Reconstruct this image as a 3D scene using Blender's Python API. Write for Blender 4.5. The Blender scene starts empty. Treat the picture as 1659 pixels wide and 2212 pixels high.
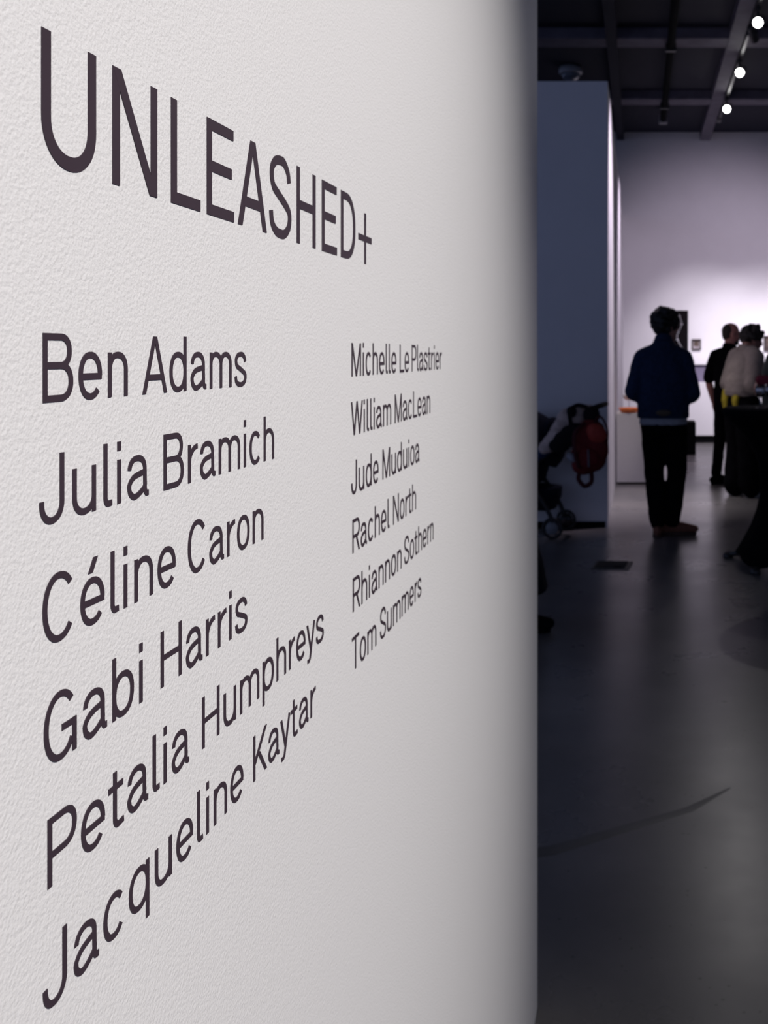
import bpy, bmesh, math, random
from mathutils import Vector, Matrix, Euler
random.seed(7)
PI = math.pi
scn = bpy.context.scene
COL = scn.collection

# ------------------------------------------------------------------ camera
F = 2250.0            # focal length in photo pixels (frame 1659 x 2212)
VX, VY = 1380.0, 761.0  # vanishing point of the lettered wall = principal point of a shift lens
CH = 1.43             # camera height
cam = bpy.data.cameras.new('camera')
cam.sensor_fit = 'HORIZONTAL'
cam.sensor_width = 36.0
cam.lens = F * 36.0 / 1659.0
cam.shift_x = (829.5 - VX) / 1659.0
cam.shift_y = (VY - 1106.0) / 1659.0
cam.clip_start = 0.02
cam.dof.use_dof = True
cam.dof.focus_distance = 0.50
cam.dof.aperture_fstop = cam.lens / 1.5
camo = bpy.data.objects.new('camera', cam)
COL.objects.link(camo)
camo.location = (0, 0, CH)
camo.rotation_euler = (PI / 2, 0, 0)
scn.camera = camo

# ------------------------------------------------------------------ world, lights, exposure
scn.view_settings.view_transform = 'Standard'
scn.view_settings.look = 'None'
scn.view_settings.exposure = 0.0
scn.view_settings.gamma = 1.0
w = bpy.data.worlds.new('dim_hall')
scn.world = w
w.use_nodes = True
bg = w.node_tree.nodes['Background']
bg.inputs[0].default_value = (0.42, 0.52, 0.92, 1)
bg.inputs[1].default_value = 0.42


def spot(name, loc, target, energy, size, blend=1.0, color=(1, 1, 1), radius=0.04):
    l = bpy.data.lights.new(name, 'SPOT')
    l.energy = energy
    l.spot_size = math.radians(size)
    l.spot_blend = blend
    l.color = color
    l.shadow_soft_size = radius
    o = bpy.data.objects.new(name, l)
    COL.objects.link(o)
    o.location = loc
    d = Vector(target) - Vector(loc)
    o.rotation_euler = d.to_track_quat('-Z', 'Y').to_euler()
    return o


LILAC = (0.94, 0.80, 1.0)
# gallery spot on the lettered wall
spot('wall_text_light', (3.40, -0.60, 4.20), (-0.22, 0.52, 1.42), 985, 40.5, 1.0, (1.0, 0.965, 0.935), 0.05)
# wall washers on the back wall
for wx_ in (0.95, 1.85, 2.8):
    spot('back_wash_light', (wx_, 14.0, 4.5), (wx_ + 0.15, 16.9, 0.78), 510, 49, 1.0, (0.97, 0.90, 1.0), 0.05)
spot('back_fill_light', (3.4, 12.3, 4.6), (1.2, 16.9, 2.15), 420, 62, 1.0, LILAC, 0.06)
# side of the long partition and the floor behind it
spot('partition_light', (0.90, 13.4, 4.6), (-0.25, 13.5, 1.9), 450, 70, 1.0, LILAC, 0.05)
spot('partition_light', (0.75, 8.95, 4.6), (-0.25, 9.45, 2.2), 600, 52, 1.0, LILAC, 0.05)
spot('floor_light', (0.10, 9.95, 4.6), (0.05, 9.95, 0.0), 430, 36, 1.0, (1.0, 0.93, 0.93), 0.05)
spot('floor_light_near', (0.9, 3.2, 4.7), (0.8, 2.2, 0.0), 10, 90, 1.0, (1.0, 0.93, 0.90), 0.05)

# ------------------------------------------------------------------ helpers
def px(x, y, Y):
    """point at distance Y that the camera sees at photo pixel x, y"""
    return Vector(((x - VX) * Y / F, Y, CH - (y - VY) * Y / F))


def mat(name, color, rough=0.6, spec=0.4, metal=0.0, var=0.12, vscale=30.0, bump=0.0, bscale=200.0,
        emit=None, estr=0.0, coat=0.0):
    m = bpy.data.materials.new(name)
    m.use_nodes = True
    nt = m.node_tree
    b = nt.nodes['Principled BSDF']
    b.inputs['Roughness'].default_value = rough
    b.inputs['Specular IOR Level'].default_value = spec
    b.inputs['Metallic'].default_value = metal
    b.inputs['Coat Weight'].default_value = coat
    tc = nt.nodes.new('ShaderNodeTexCoord')
    if var > 0:
        n = nt.nodes.new('ShaderNodeTexNoise')
        n.inputs['Scale'].default_value = vscale
        n.inputs['Detail'].default_value = 4
        r = nt.nodes.new('ShaderNodeValToRGB')
        c = color
        r.color_ramp.elements[0].position = 0.3
        r.color_ramp.elements[1].position = 0.7
        r.color_ramp.elements[0].color = (c[0] * (1 - var), c[1] * (1 - var), c[2] * (1 - var), 1)
        r.color_ramp.elements[1].color = (min(1, c[0] * (1 + var)), min(1, c[1] * (1 + var)), min(1, c[2] * (1 + var)), 1)
        nt.links.new(tc.outputs['Object'], n.inputs['Vector'])
        nt.links.new(n.outputs['Fac'], r.inputs['Fac'])
        nt.links.new(r.outputs['Color'], b.inputs['Base Color'])
    else:
        b.inputs['Base Color'].default_value = (*color, 1)
    if bump > 0:
        n2 = nt.nodes.new('ShaderNodeTexNoise')
        n2.inputs['Scale'].default_value = bscale
        n2.inputs['Detail'].default_value = 3
        bp = nt.nodes.new('ShaderNodeBump')
        bp.inputs['Strength'].default_value = bump
        bp.inputs['Distance'].default_value = 0.004
        nt.links.new(tc.outputs['Object'], n2.inputs['Vector'])
        nt.links.new(n2.outputs['Fac'], bp.inputs['Height'])
        nt.links.new(bp.outputs['Normal'], b.inputs['Normal'])
    if emit:
        b.inputs['Emission Color'].default_value = (*emit, 1)
        b.inputs['Emission Strength'].default_value = estr
    return m


def glass_mat(name, tint=(1, 1, 1), refl=0.12):
    m = bpy.data.materials.new(name)
    m.use_nodes = True
    nt = m.node_tree
    nt.nodes.remove(nt.nodes['Principled BSDF'])
    out = nt.nodes['Material Output']
    tr = nt.nodes.new('ShaderNodeBsdfTransparent')
    tr.inputs[0].default_value = (*tint, 1)
    gl = nt.nodes.new('ShaderNodeBsdfGlossy')
    gl.inputs['Roughness'].default_value = 0.05
    lw = nt.nodes.new('ShaderNodeLayerWeight')
    lw.inputs['Blend'].default_value = 0.25
    mp = nt.nodes.new('ShaderNodeMath')
    mp.operation = 'ADD'
    mp.inputs[1].default_value = refl
    mx = nt.nodes.new('ShaderNodeMixShader')
    nt.links.new(lw.outputs['Fresnel'], mp.inputs[0])
    nt.links.new(mp.outputs[0], mx.inputs[0])
    nt.links.new(tr.outputs[0], mx.inputs[1])
    nt.links.new(gl.outputs[0], mx.inputs[2])
    nt.links.new(mx.outputs[0], out.inputs['Surface'])
    return m


def obj(name, bm, m, parent=None, smooth=False):
    me = bpy.data.meshes.new(name)
    bmesh.ops.recalc_face_normals(bm, faces=bm.faces)
    bm.to_mesh(me)
    bm.free()
    if smooth:
        for p in me.polygons:
            p.use_smooth = True
    if m:
        me.materials.append(m)
    o = bpy.data.objects.new(name, me)
    COL.objects.link(o)
    if parent:
        o.parent = parent
    return o


def thing(name, label, cat, loc=(0, 0, 0), rotz=0.0, group=None):
    o = bpy.data.objects.new(name, None)
    o.empty_display_size = 0.05
    COL.objects.link(o)
    o.location = loc
    o.rotation_euler = (0, 0, rotz)
    o['label'] = label
    o['category'] = cat
    if group:
        o['group'] = group
    return o


def tag(o, label, cat, group=None):
    o['label'] = label
    o['category'] = cat
    if group:
        o['group'] = group
    return o


def struct(o, label=None, cat=None):
    o['kind'] = 'structure'
    if label:
        o['label'] = label
    if cat:
        o['category'] = cat
    return o


def box(bm, x0, x1, y0, y1, z0, z1, bev=0.0):
    r = bmesh.ops.create_cube(bm, size=1.0)
    vs = r['verts']
    for v in vs:
        v.co = Vector(((x0 + x1) / 2 + v.co.x * (x1 - x0), (y0 + y1) / 2 + v.co.y * (y1 - y0), (z0 + z1) / 2 + v.co.z * (z1 - z0)))
    if bev > 0:
        es = list({e for v in vs for e in v.link_edges})
        bmesh.ops.bevel(bm, geom=es, offset=bev, segments=2, affect='EDGES', profile=0.5)
    return bm


def B(*a, bev=0.0):
    return box(bmesh.new(), *a, bev=bev)


def lathe(bm, prof, seg=32, center=(0, 0, 0), cap=True):
    c = Vector(center)
    rings = []
    for r, z in prof:
        rings.append([bm.verts.new(c + Vector((r * math.cos(2 * PI * i / seg), r * math.sin(2 * PI * i / seg), z))) for i in range(seg)])
    for a, b in zip(rings[:-1], rings[1:]):
        for i in range(seg):
            j = (i + 1) % seg
            bm.faces.new((a[i], a[j], b[j], b[i]))
    if cap:
        bm.faces.new(rings[0])
        bm.faces.new(rings[-1])
    return bm


def ring_frame(d):
    d = d.normalized()
    up = Vector((0, 0, 1)) if abs(d.z) < 0.95 else Vector((0, 1, 0))
    a = d.cross(up).normalized()
    return a, d.cross(a).normalized()


def tube(bm, pts, r, seg=12, closed=False, flat=1.0):
    """swept tube through pts; r a number or one per point; flat squashes the second axis"""
    pts = [Vector(p) for p in pts]
    n = len(pts)
    rs = r if isinstance(r, (list, tuple)) else [r] * n
    rings = []
    pa = None
    for i, p in enumerate(pts):
        if closed:
            d = pts[(i + 1) % n] - pts[i - 1]
        else:
            d = pts[min(i + 1, n - 1)] - pts[max(i - 1, 0)]
        d.normalize()
        if pa is None:
            a, b = ring_frame(d)
        else:
            a = (pa - d * pa.dot(d)).normalized()
            b = d.cross(a).normalized()
        pa = a
        rings.append([bm.verts.new(p + a * (rs[i] * math.cos(2 * PI * k / seg)) + b * (rs[i] * flat * math.sin(2 * PI * k / seg))) for k in range(seg)])
    m = n if closed else n - 1
    for i in range(m):
        A, Bq = rings[i], rings[(i + 1) % n]
        for k in range(seg):
            j = (k + 1) % seg
            bm.faces.new((A[k], A[j], Bq[j], Bq[k]))
    if not closed:
        bm.faces.new(rings[0])
        bm.faces.new(rings[-1])
    return bm


def spline(pts, n=8):
    pts = [Vector(p) for p in pts]
    out = []
    for i in range(len(pts) - 1):
        p0, p1, p2, p3 = pts[max(i - 1, 0)], pts[i], pts[i + 1], pts[min(i + 2, len(pts) - 1)]
        for k in range(n):
            t = k / n
            out.append(0.5 * ((2 * p1) + (p2 - p0) * t + (2 * p0 - 5 * p1 + 4 * p2 - p3) * t * t + (3 * p1 - p0 - 3 * p2 + p3) * t ** 3))
    out.append(pts[-1])
    return out


def blob(bm, c, r, rot=None, M=None):
    """ellipsoid; r a number or three radii"""
    if not isinstance(r, (tuple, list)):
        r = (r, r, r)
    mm = Matrix.Translation(Vector(c))
    if rot:
        mm = mm @ Euler(rot).to_matrix().to_4x4()
    mm = mm @ Matrix.Diagonal((*r, 1))
    if M is not None:
        mm = M @ mm
    bmesh.ops.create_uvsphere(bm, u_segments=16, v_segments=10, radius=1.0, matrix=mm)


def limb(bm, pts, rads, M=None):
    """tapered limb of round joints and cone segments (to be fused by organic())"""
    pts = [Vector(p) for p in pts]
    if M is not None:
        pts = [M @ p for p in pts]
    for p, r in zip(pts, rads):
        blob(bm, p, r)
    for i in range(len(pts) - 1):
        a, b = pts[i], pts[i + 1]
        d = b - a
        if d.length < 1e-5:
            continue
        bmesh.ops.create_cone(bm, cap_ends=True, segments=18, radius1=rads[i], radius2=rads[i + 1], depth=d.length,
                              matrix=Matrix.Translation((a + b) / 2) @ d.to_track_quat('Z', 'Y').to_matrix().to_4x4())


def loft(bm, secs, seg=28, e=2.4):
    """closed body of horizontal super-ellipses: (cx, cy, z, rx, ry)"""
    rings = []
    for cx, cy, z, rx, ry in secs:
        ring = []
        for i in range(seg):
            t = 2 * PI * i / seg
            c, s = math.cos(t), math.sin(t)
            ring.append(bm.verts.new((cx + rx * math.copysign(abs(c) ** (2 / e), c), cy + ry * math.copysign(abs(s) ** (2 / e), s), z)))
        rings.append(ring)
    for a, b in zip(rings[:-1], rings[1:]):
        for i in range(seg):
            j = (i + 1) % seg
            bm.faces.new((a[i], a[j], b[j], b[i]))
    bm.faces.new(rings[0])
    bm.faces.new(rings[-1])


def organic(name, bm, m, parent=None, voxel=0.010, smooth=5, wrinkle=0.0, wscale=9.0):
    """fuse overlapping closed shapes into one continuous smooth surface"""
    bmesh.ops.recalc_face_normals(bm, faces=bm.faces)
    me = bpy.data.meshes.new('tmp')
    bm.to_mesh(me)
    bm.free()
    o = bpy.data.objects.new('tmp', me)
    COL.objects.link(o)
    r = o.modifiers.new('r', 'REMESH')
    r.mode = 'VOXEL'
    r.voxel_size = voxel
    if smooth:
        s = o.modifiers.new('s', 'SMOOTH')
        s.factor = 0.5
        s.iterations = smooth
    if wrinkle > 0:
        tx = bpy.data.textures.new('folds', 'CLOUDS')
        tx.noise_scale = 1.0 / wscale
        tx.noise_depth = 2
        d = o.modifiers.new('d', 'DISPLACE')
        d.texture = tx
        d.strength = wrinkle
        d.mid_level = 0.5
    dg = bpy.context.evaluated_depsgraph_get()
    dg.update()
    me2 = bpy.data.meshes.new_from_object(o.evaluated_get(dg))
    bpy.data.objects.remove(o)
    bpy.data.meshes.remove(me)
    me2.name = name
    me2.materials.clear()
    me2.materials.append(m)
    for p in me2.polygons:
        p.use_smooth = True
    o2 = bpy.data.objects.new(name, me2)
    COL.objects.link(o2)
    if parent:
        o2.parent = parent
    return o2


# ------------------------------------------------------------------ materials of the shell
def wall_paint():
    m = bpy.data.materials.new('roller_painted_wall')
    m.use_nodes = True
    nt = m.node_tree
    b = nt.nodes['Principled BSDF']
    b.inputs['Base Color'].default_value = (0.80, 0.785, 0.785, 1)
    b.inputs['Roughness'].default_value = 0.55
    b.inputs['Specular IOR Level'].default_value = 0.25
    tc = nt.nodes.new('ShaderNodeTexCoord')
    n1 = nt.nodes.new('ShaderNodeTexNoise')
    n1.inputs['Scale'].default_value = 520
    n1.inputs['Detail'].default_value = 3
    n1.inputs['Roughness'].default_value = 0.5
    n2 = nt.nodes.new('ShaderNodeTexNoise')
    n2.inputs['Scale'].default_value = 190
    n2.inputs['Detail'].default_value = 2
    ad = nt.nodes.new('ShaderNodeMath')
    ad.operation = 'MULTIPLY_ADD'
    ad.inputs[1].default_value = 0.5
    bp = nt.nodes.new('ShaderNodeBump')
    bp.inputs['Strength'].default_value = 0.36
    bp.inputs['Distance'].default_value = 0.0016
    nt.links.new(tc.outputs['Object'], n1.inputs['Vector'])
    nt.links.new(tc.outputs['Object'], n2.inputs['Vector'])
    nt.links.new(n2.outputs['Fac'], ad.inputs[0])
    nt.links.new(n1.outputs['Fac'], ad.inputs[2])
    nt.links.new(ad.outputs[0], bp.inputs['Height'])
    nt.links.new(bp.outputs['Normal'], b.inputs['Normal'])
    return m


def concrete():
    m = bpy.data.materials.new('polished_concrete')
    m.use_nodes = True
    nt = m.node_tree
    b = nt.nodes['Principled BSDF']
    b.inputs['Specular IOR Level'].default_value = 0.5
    tc = nt.nodes.new('ShaderNodeTexCoord')

    def noise(s, d, r=0.55):
        n = nt.nodes.new('ShaderNodeTexNoise')
        n.inputs['Scale'].default_value = s
        n.inputs['Detail'].default_value = d
        n.inputs['Roughness'].default_value = r
        nt.links.new(tc.outputs['Object'], n.inputs['Vector'])
        return n
    n1 = noise(1.6, 6)
    r1 = nt.nodes.new('ShaderNodeValToRGB')
    r1.color_ramp.elements[0].position = 0.32
    r1.color_ramp.elements[0].color = (0.115, 0.112, 0.115, 1)
    r1.color_ramp.elements[1].position = 0.70
    r1.color_ramp.elements[1].color = (0.185, 0.175, 0.172, 1)
    nt.links.new(n1.outputs['Fac'], r1.inputs['Fac'])
    # small dark pits
    v = nt.nodes.new('ShaderNodeTexVoronoi')
    v.inputs['Scale'].default_value = 22
    nt.links.new(tc.outputs['Object'], v.inputs['Vector'])
    lt = nt.nodes.new('ShaderNodeMath')
    lt.operation = 'LESS_THAN'
    lt.inputs[1].default_value = 0.10
    nt.links.new(v.outputs['Distance'], lt.inputs[0])
    n2 = noise(5.0, 3)
    gt = nt.nodes.new('ShaderNodeMath')
    gt.operation = 'GREATER_THAN'
    gt.inputs[1].default_value = 0.52
    nt.links.new(n2.outputs['Fac'], gt.inputs[0])
    ml = nt.nodes.new('ShaderNodeMath')
    ml.operation = 'MULTIPLY'
    nt.links.new(lt.outputs[0], ml.inputs[0])
    nt.links.new(gt.outputs[0], ml.inputs[1])
    mx = nt.nodes.new('ShaderNodeMix')
    mx.data_type = 'RGBA'
    mx.inputs['B'].default_value = (0.05, 0.048, 0.048, 1)
    mlf = nt.nodes.new('ShaderNodeMath')
    mlf.operation = 'MULTIPLY'
    mlf.inputs[1].default_value = 0.65
    nt.links.new(ml.outputs[0], mlf.inputs[0])
    nt.links.new(mlf.outputs[0], mx.inputs['Factor'])
    nt.links.new(r1.outputs['Color'], mx.inputs['A'])
    nt.links.new(mx.outputs['Result'], b.inputs['Base Color'])
    n3 = noise(2.5, 4)
    r3 = nt.nodes.new('ShaderNodeMapRange')
    r3.inputs['To Min'].default_value = 0.22
    r3.inputs['To Max'].default_value = 0.36
    nt.links.new(n3.outputs['Fac'], r3.inputs['Value'])
    nt.links.new(r3.outputs['Result'], b.inputs['Roughness'])
    bp = nt.nodes.new('ShaderNodeBump')
    bp.inputs['Strength'].default_value = 0.04
    bp.inputs['Distance'].default_value = 0.004
    n4 = noise(14, 3)
    nt.links.new(n4.outputs['Fac'], bp.inputs['Height'])
    nt.links.new(bp.outputs['Normal'], b.inputs['Normal'])
    return m


M_wall = wall_paint()
M_plain = mat('matt_white_wall', (0.74, 0.73, 0.745), 0.7, 0.2, var=0.02, vscale=3, bump=0.05, bscale=150)
M_floor = concrete()
M_ceil = mat('dark_ceiling', (0.020, 0.021, 0.034), 0.8, 0.2, var=0.1)
M_beam = mat('grey_ceiling_beam', (0.13, 0.12, 0.155), 0.7, 0.2, var=0.15, vscale=6)
M_black = mat('matt_black', (0.004, 0.004, 0.005), 0.8, 0.05)
M_blackmetal = mat('black_metal', (0.015, 0.015, 0.017), 0.4, 0.5)
M_vinyl = mat('plum_black_vinyl', (0.050, 0.034, 0.046), 0.45, 0.35, var=0.04)

# ------------------------------------------------------------------ the room shell
D = 219.0 / F * (F * CH / (2176.0 - VY))     # distance from the lens to the lettered wall
WX = -D                                       # plane of the lettered wall
WY = F * CH / (2176.0 - VY)                   # its free end
CEIL = 5.0
BACK = 16.9
PX = -0.2528                                  # side face of the long partition
PY = 8.49                                     # its front face

struct(obj('floor', B(-6, 8, -4, BACK, -0.08, 0.0), M_floor), 'polished grey concrete gallery floor with faint cracks', 'floor')
struct(obj('ceiling', B(-6, 8, -4, BACK + 0.2, CEIL, CEIL + 0.1), M_ceil), 'near-black gallery ceiling with grey grid beams', 'ceiling')
struct(obj('wall_left', B(WX - 0.22, WX, -3.0, WY, 0.0, 3.9, bev=0.003), M_wall), 'white roller-painted wall carrying the exhibition lettering', 'wall')
struct(obj('wall_back', B(-6, 8, BACK, BACK + 0.2, 0.0, CEIL), M_plain), 'pale lit wall at the far end of the hall', 'wall')
struct(obj('wall_right', B(8, 8.2, -4, BACK + 0.2, 0.0, CEIL), M_plain), 'pale side wall far right of the hall', 'wall')
ptop = CH + (VY - 175) * PY / F
struct(obj('wall_middle', B(-4.0, PX, PY, 10.55, 0.0, ptop, bev=0.004), M_plain), 'blue-grey partition wall behind the stroller', 'wall')
struct(obj('wall_middle_rear', B(-4.0, PX, 10.72, BACK, 0.0, ptop, bev=0.004), M_plain), 'rear length of the partition running to the far wall', 'wall')
struct(obj('baseboard_middle', B(-4.0, PX - 0.02, PY - 0.012, PY, 0.0, 0.05), M_black), 'black skirting along the foot of the partition', 'baseboard')
# grid beams under the ceiling
tn = 1
for Yb in (3.2, 5.95, 8.7, 11.45, 14.2):
    zb = CEIL - 0.12
    struct(obj('trim_%d' % tn, B(-6, 8, Yb, Yb + 0.34, zb, CEIL), M_beam), 'flat grey ceiling beam crossing the hall', 'beam')
    tn += 1
for Xb, wd in ((-3.2, 0.2), (-0.30, 0.12), (1.07, 0.16), (2.6, 0.16), (4.4, 0.16), (6.2, 0.16)):
    struct(obj('trim_%d' % tn, B(Xb - wd / 2, Xb + wd / 2, -4, BACK, CEIL - 0.13, CEIL), M_ceil if Xb < 0 else M_beam), 'grey ceiling beam running the length of the hall', 'beam')
    tn += 1
# dark tapering strip laid across the floor
M_strip = mat('dark_floor_strip', (0.088, 0.086, 0.086), 0.4, 0.4, var=0.3, vscale=3)
bmj = bmesh.new()
tube(bmj, [(-1.6, 2.55, 0.0), (-0.25, 2.99, 0.0), (0.16, 3.26, 0.0), (0.30, 3.42, 0.0)], [0.024, 0.030, 0.018, 0.004], 6, flat=0.03)
struct(obj('trim_%d' % tn, bmj, M_strip), 'dark line running across the concrete floor', 'floor joint')

# ------------------------------------------------------------------ lettering
SV, SH = 0.110, 0.100          # stroke of stems and of bars, in cap heights
XH, ASC, DSC = 0.72, 1.015, -0.28


def arc(cx, cy, rx, ry, a0, a1, e=2.25, n=26):
    out = []
    for i in range(n + 1):
        t = math.radians(a0 + (a1 - a0) * i / n)
        c, s = math.cos(t), math.sin(t)
        out.append((cx + rx * math.copysign(abs(c) ** (2 / e), c), cy + ry * math.copysign(abs(s) ** (2 / e), s)))
    return out


def glyph(ch, w, sv=SV, sh=SH):
    """centre lines of one letter with ink width w and cap height 1"""
    a, b = sv / 2, sh / 2
    o = 0.012                     # overshoot of rounds
    L, R = a, w - a
    T, X = 1 - b, XH - b
    mid = 0.515

    def oval(x0, x1, y0, y1, a0=0, a1=360, e=2.2):
        return arc((x0 + x1) / 2, (y0 + y1) / 2, (x1 - x0) / 2, (y1 - y0) / 2, a0, a1, e, 48)
    if ch == 'U':
        r = (R - L) / 2
        return [[(L, 1)] + arc(L + r, 0.36, r, 0.36 - b + o, 180, 360, 2.15) + [(R, 1)]]
    if ch == 'N':
        return [[(L, 0), (L, 1)], [(R, 0), (R, 1)], [(L + 0.01, 1), (R - 0.01, 0)]]
    if ch == 'L':
        return [[(L, 1), (L, 0)], [(L, b), (w, b)]]
    if ch == 'E':
        return [[(L, 0), (L, 1)], [(L, b), (w, b)], [(L, T), (w * 0.975, T)], [(L, mid), (w * 0.91, mid)]]
    if ch == 'A':
        k = 0.285
        return [[(a * 0.95, 0), (w / 2 - a * 0.15, 1)], [(w - a * 0.95, 0), (w / 2 + a * 0.15, 1)], [(w * 0.17, k), (w * 0.83, k)]]
    if ch == 'S' or ch == 's':
        H = 1.0 if ch == 'S' else XH
        top, bot = H - b + o, b - o
        m = H * 0.515
        r = (R - L) / 2
        cx = w / 2
        k = [(cx + r * 0.93, H * 0.72), (cx + r * 0.80, H * 0.845), (cx + r * 0.40, top - 0.012 * H), (cx, top), (cx - r * 0.5, top - 0.03 * H), (cx - r * 0.86, H * 0.83),
             (cx - r * 0.92, H * 0.715), (cx - r * 0.72, H * 0.60), (cx - r * 0.2, m + 0.01), (cx + r * 0.45, m - 0.075 * H), (cx + r * 0.9, H * 0.36),
             (cx + r, H * 0.26), (cx + r * 0.86, H * 0.145), (cx + r * 0.45, bot + 0.015 * H), (cx, bot), (cx - r * 0.48, bot + 0.02 * H), (cx - r * 0.88, H * 0.15), (cx - r, H * 0.295)]
        return [[(p.x, p.y) for p in spline([(x, y, 0) for x, y in k], 5)]]
    if ch == 'H':
        return [[(L, 0), (L, 1)], [(R, 0), (R, 1)], [(L, mid), (R, mid)]]
    if ch == 'D':
        rx = w * 0.56
        return [[(L, 0), (L, 1)], [(L, b)] + arc(R - rx, 0.5, rx, 0.5 - b, -90, 90, 2.3) + [(L, T)]]
    if ch == '+':
        c = 0.419
        return [[(0, c), (w, c)], [(w / 2, c - 0.41), (w / 2, c + 0.41)]]
    if ch == 'B':
        r1 = (T - 0.53) / 2
        r2 = (0.53 - b) / 2
        R1 = R - w * 0.05
        return [[(L, 0), (L, 1)],
                [(L, T)] + arc(R1 - r1 * 1.1, T - r1, r1 * 1.1, r1, 90, -90, 2.2) + [(L, 0.53)],
                [(L, 0.53)] + arc(R - r2 * 1.1, b + r2, r2 * 1.1, r2, 90, -90, 2.2) + [(L, b)]]
    if ch == 'P' or ch == 'R':
        m = 0.45 if ch == 'P' else 0.48
        r = (T - m) / 2
        s = [[(L, 0), (L, 1)], [(L, T)] + arc(R - r * 1.1, T - r, r * 1.1, r, 90, -90, 2.2) + [(L, m)]]
        if ch == 'R':
            s.append([(w * 0.52, m), (w - a * 1.05, 0)])
        return s
    if ch in 'CG':
        s = arc(w / 2, 0.5, (R - L) / 2, 0.5 - b + o, 40, 320 if ch == 'C' else 325, 2.1, 48)
        if ch == 'C':
            return [s]
        return [s, [(w * 0.54, 0.45), (w, 0.45)], [(R, 0.5), (R, 0.0)]]
    if ch == 'J':
        r = (R - L) / 2
        return [[(R, 1)] + arc(L + r, 0.30, r, 0.30 - b + o, 0, -180, 2.1) + [(L, 0.34)]]
    if ch == 'K':
        return [[(L, 0), (L, 1)], [(w - a * 1.4, 1), (L, 0.34)], [(w * 0.40, 0.54), (w - a * 1.15, 0)]]
    if ch == 'M':
        return [[(L, 0), (L, 1)], [(R, 0), (R, 1)], [(L + 0.01, 1), (w / 2, 0.0)], [(R - 0.01, 1), (w / 2, 0.0)]]
    if ch == 'W':
        q = w / 4
        return [[(a * 0.9, 1), (q + a * 0.3, 0)], [(q + a * 0.3, 0), (w / 2, 1)], [(w / 2, 1), (w - q - a * 0.3, 0)], [(w - q - a * 0.3, 0), (w - a * 0.9, 1)]]
    if ch == 'T':
        return [[(0, T), (w, T)], [(w / 2, 0), (w / 2, 1)]]
    # lower case
    if ch == 'o':
        return [oval(L, R, b - o, X + o)]
    if ch in 'eé':
        s = [arc(w / 2, XH / 2, (R - L) / 2, X / 2 - b / 2 + o + 0.0, 0, 318, 2.15, 48), [(L, XH * 0.5 - 0.01), (w - 0.01, XH * 0.5 - 0.01)]]
        if ch == 'é':
            s.append([(w * 0.40, 0.80), (w * 0.62, 1.035)])
        return s
    if ch == 'c':
        return [arc(w / 2, XH / 2, (R - L) / 2, X / 2 - b / 2 + o, 42, 318, 2.15, 40)]
    if ch in 'nh':
        r = (R - L) / 2
        return [[(L, 0), (L, XH if ch == 'n' else ASC)], [(L, 0.40)] + arc(L + r, 0.44, r, X + o - 0.44, 180, 0, 2.15) + [(R, 0)]]
    if ch == 'm':
        h = (R - L) / 2
        r = h / 2
        return [[(L, 0), (L, XH)], [(L, 0.40)] + arc(L + r, 0.47, r, X + o - 0.47, 180, 0, 2.15) + [(L + h, 0)],
                [(L + h, 0.40)] + arc(L + h + r, 0.47, r, X + o - 0.47, 180, 0, 2.15) + [(R, 0)]]
    if ch == 'u':
        r = (R - L) / 2
        return [[(R, 0), (R, XH)], [(L, XH)] + arc(L + r, 0.28, r, 0.28 - b + o, 180, 360, 2.15) + [(R, 0.32)]]
    if ch == 'r':
        return [[(L, 0), (L, XH)], [(L, 0.36)] + arc(w + 0.03, 0.36, w + 0.03 - L, X - 0.36 + 0.005, 180, 96, 2.1)]
    if ch == 'i':
        return [[(L, 0), (L, XH)], [(L, 0.865), (L, ASC)]]
    if ch == 'l':
        r = 0.10
        return [[(L, ASC)] + arc(L + r, b + r, r, r, 180, 268, 2.1, 12) + [(w, b + 0.005)]]
    if ch == 't':
        st = w * 0.42
        r = 0.13
        return [[(st, 0.92)] + arc(st + r, b - o + r, r, r, 180, 270, 2.1, 14) + [(w, b + 0.005)], [(0, XH - b), (w * 0.95, XH - b)]]
    if ch == 'd':
        return [[(R, 0), (R, ASC)], oval(L, R, b - o, X + o)]
    if ch == 'q':
        return [[(R, DSC), (R, XH)], oval(L, R, b - o, X + o)]
    if ch == 'b':
        return [[(L, 0), (L, ASC)], oval(L, R, b - o, X + o)]
    if ch == 'p':
        return [[(L, DSC), (L, XH)], oval(L, R, b - o, X + o)]
    if ch == 'a':
        Ra = R - w * 0.10
        r = (Ra - L) / 2
        top = [(L + 0.01, 0.50)] + arc(L + r, 0.47, r * 0.98, X + o - 0.47, 165, 0, 2.2) + [(Ra, 0.16)] + arc(Ra + 0.085, 0.16, 0.085, 0.16 - b, 180, 262, 2.1, 8) + [(w, b)]
        bowl = [(Ra, 0.43), (L + r * 0.95, 0.392), (L + r * 0.4, 0.345), (L + 0.01, 0.26), (L - 0.002, 0.20), (L + 0.03, 0.115), (L + r * 0.45, b - o + 0.012), (L + r * 0.80, b - o), (L + r * 1.35, b + 0.03), (Ra - 0.012, 0.17), (Ra, 0.25)]
        return [top, [(p.x, p.y) for p in spline([(x, y, 0) for x, y in bowl], 5)]]
    if ch == 'y':
        return [[(a * 0.95, XH), (w * 0.5 + 0.005, 0.02)], [(w - a * 0.95, XH), (w * 0.47, -0.06), (w * 0.40, -0.175), (w * 0.31, -0.222), (w * 0.10, -0.222)]]
    raise ValueError(ch)


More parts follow.
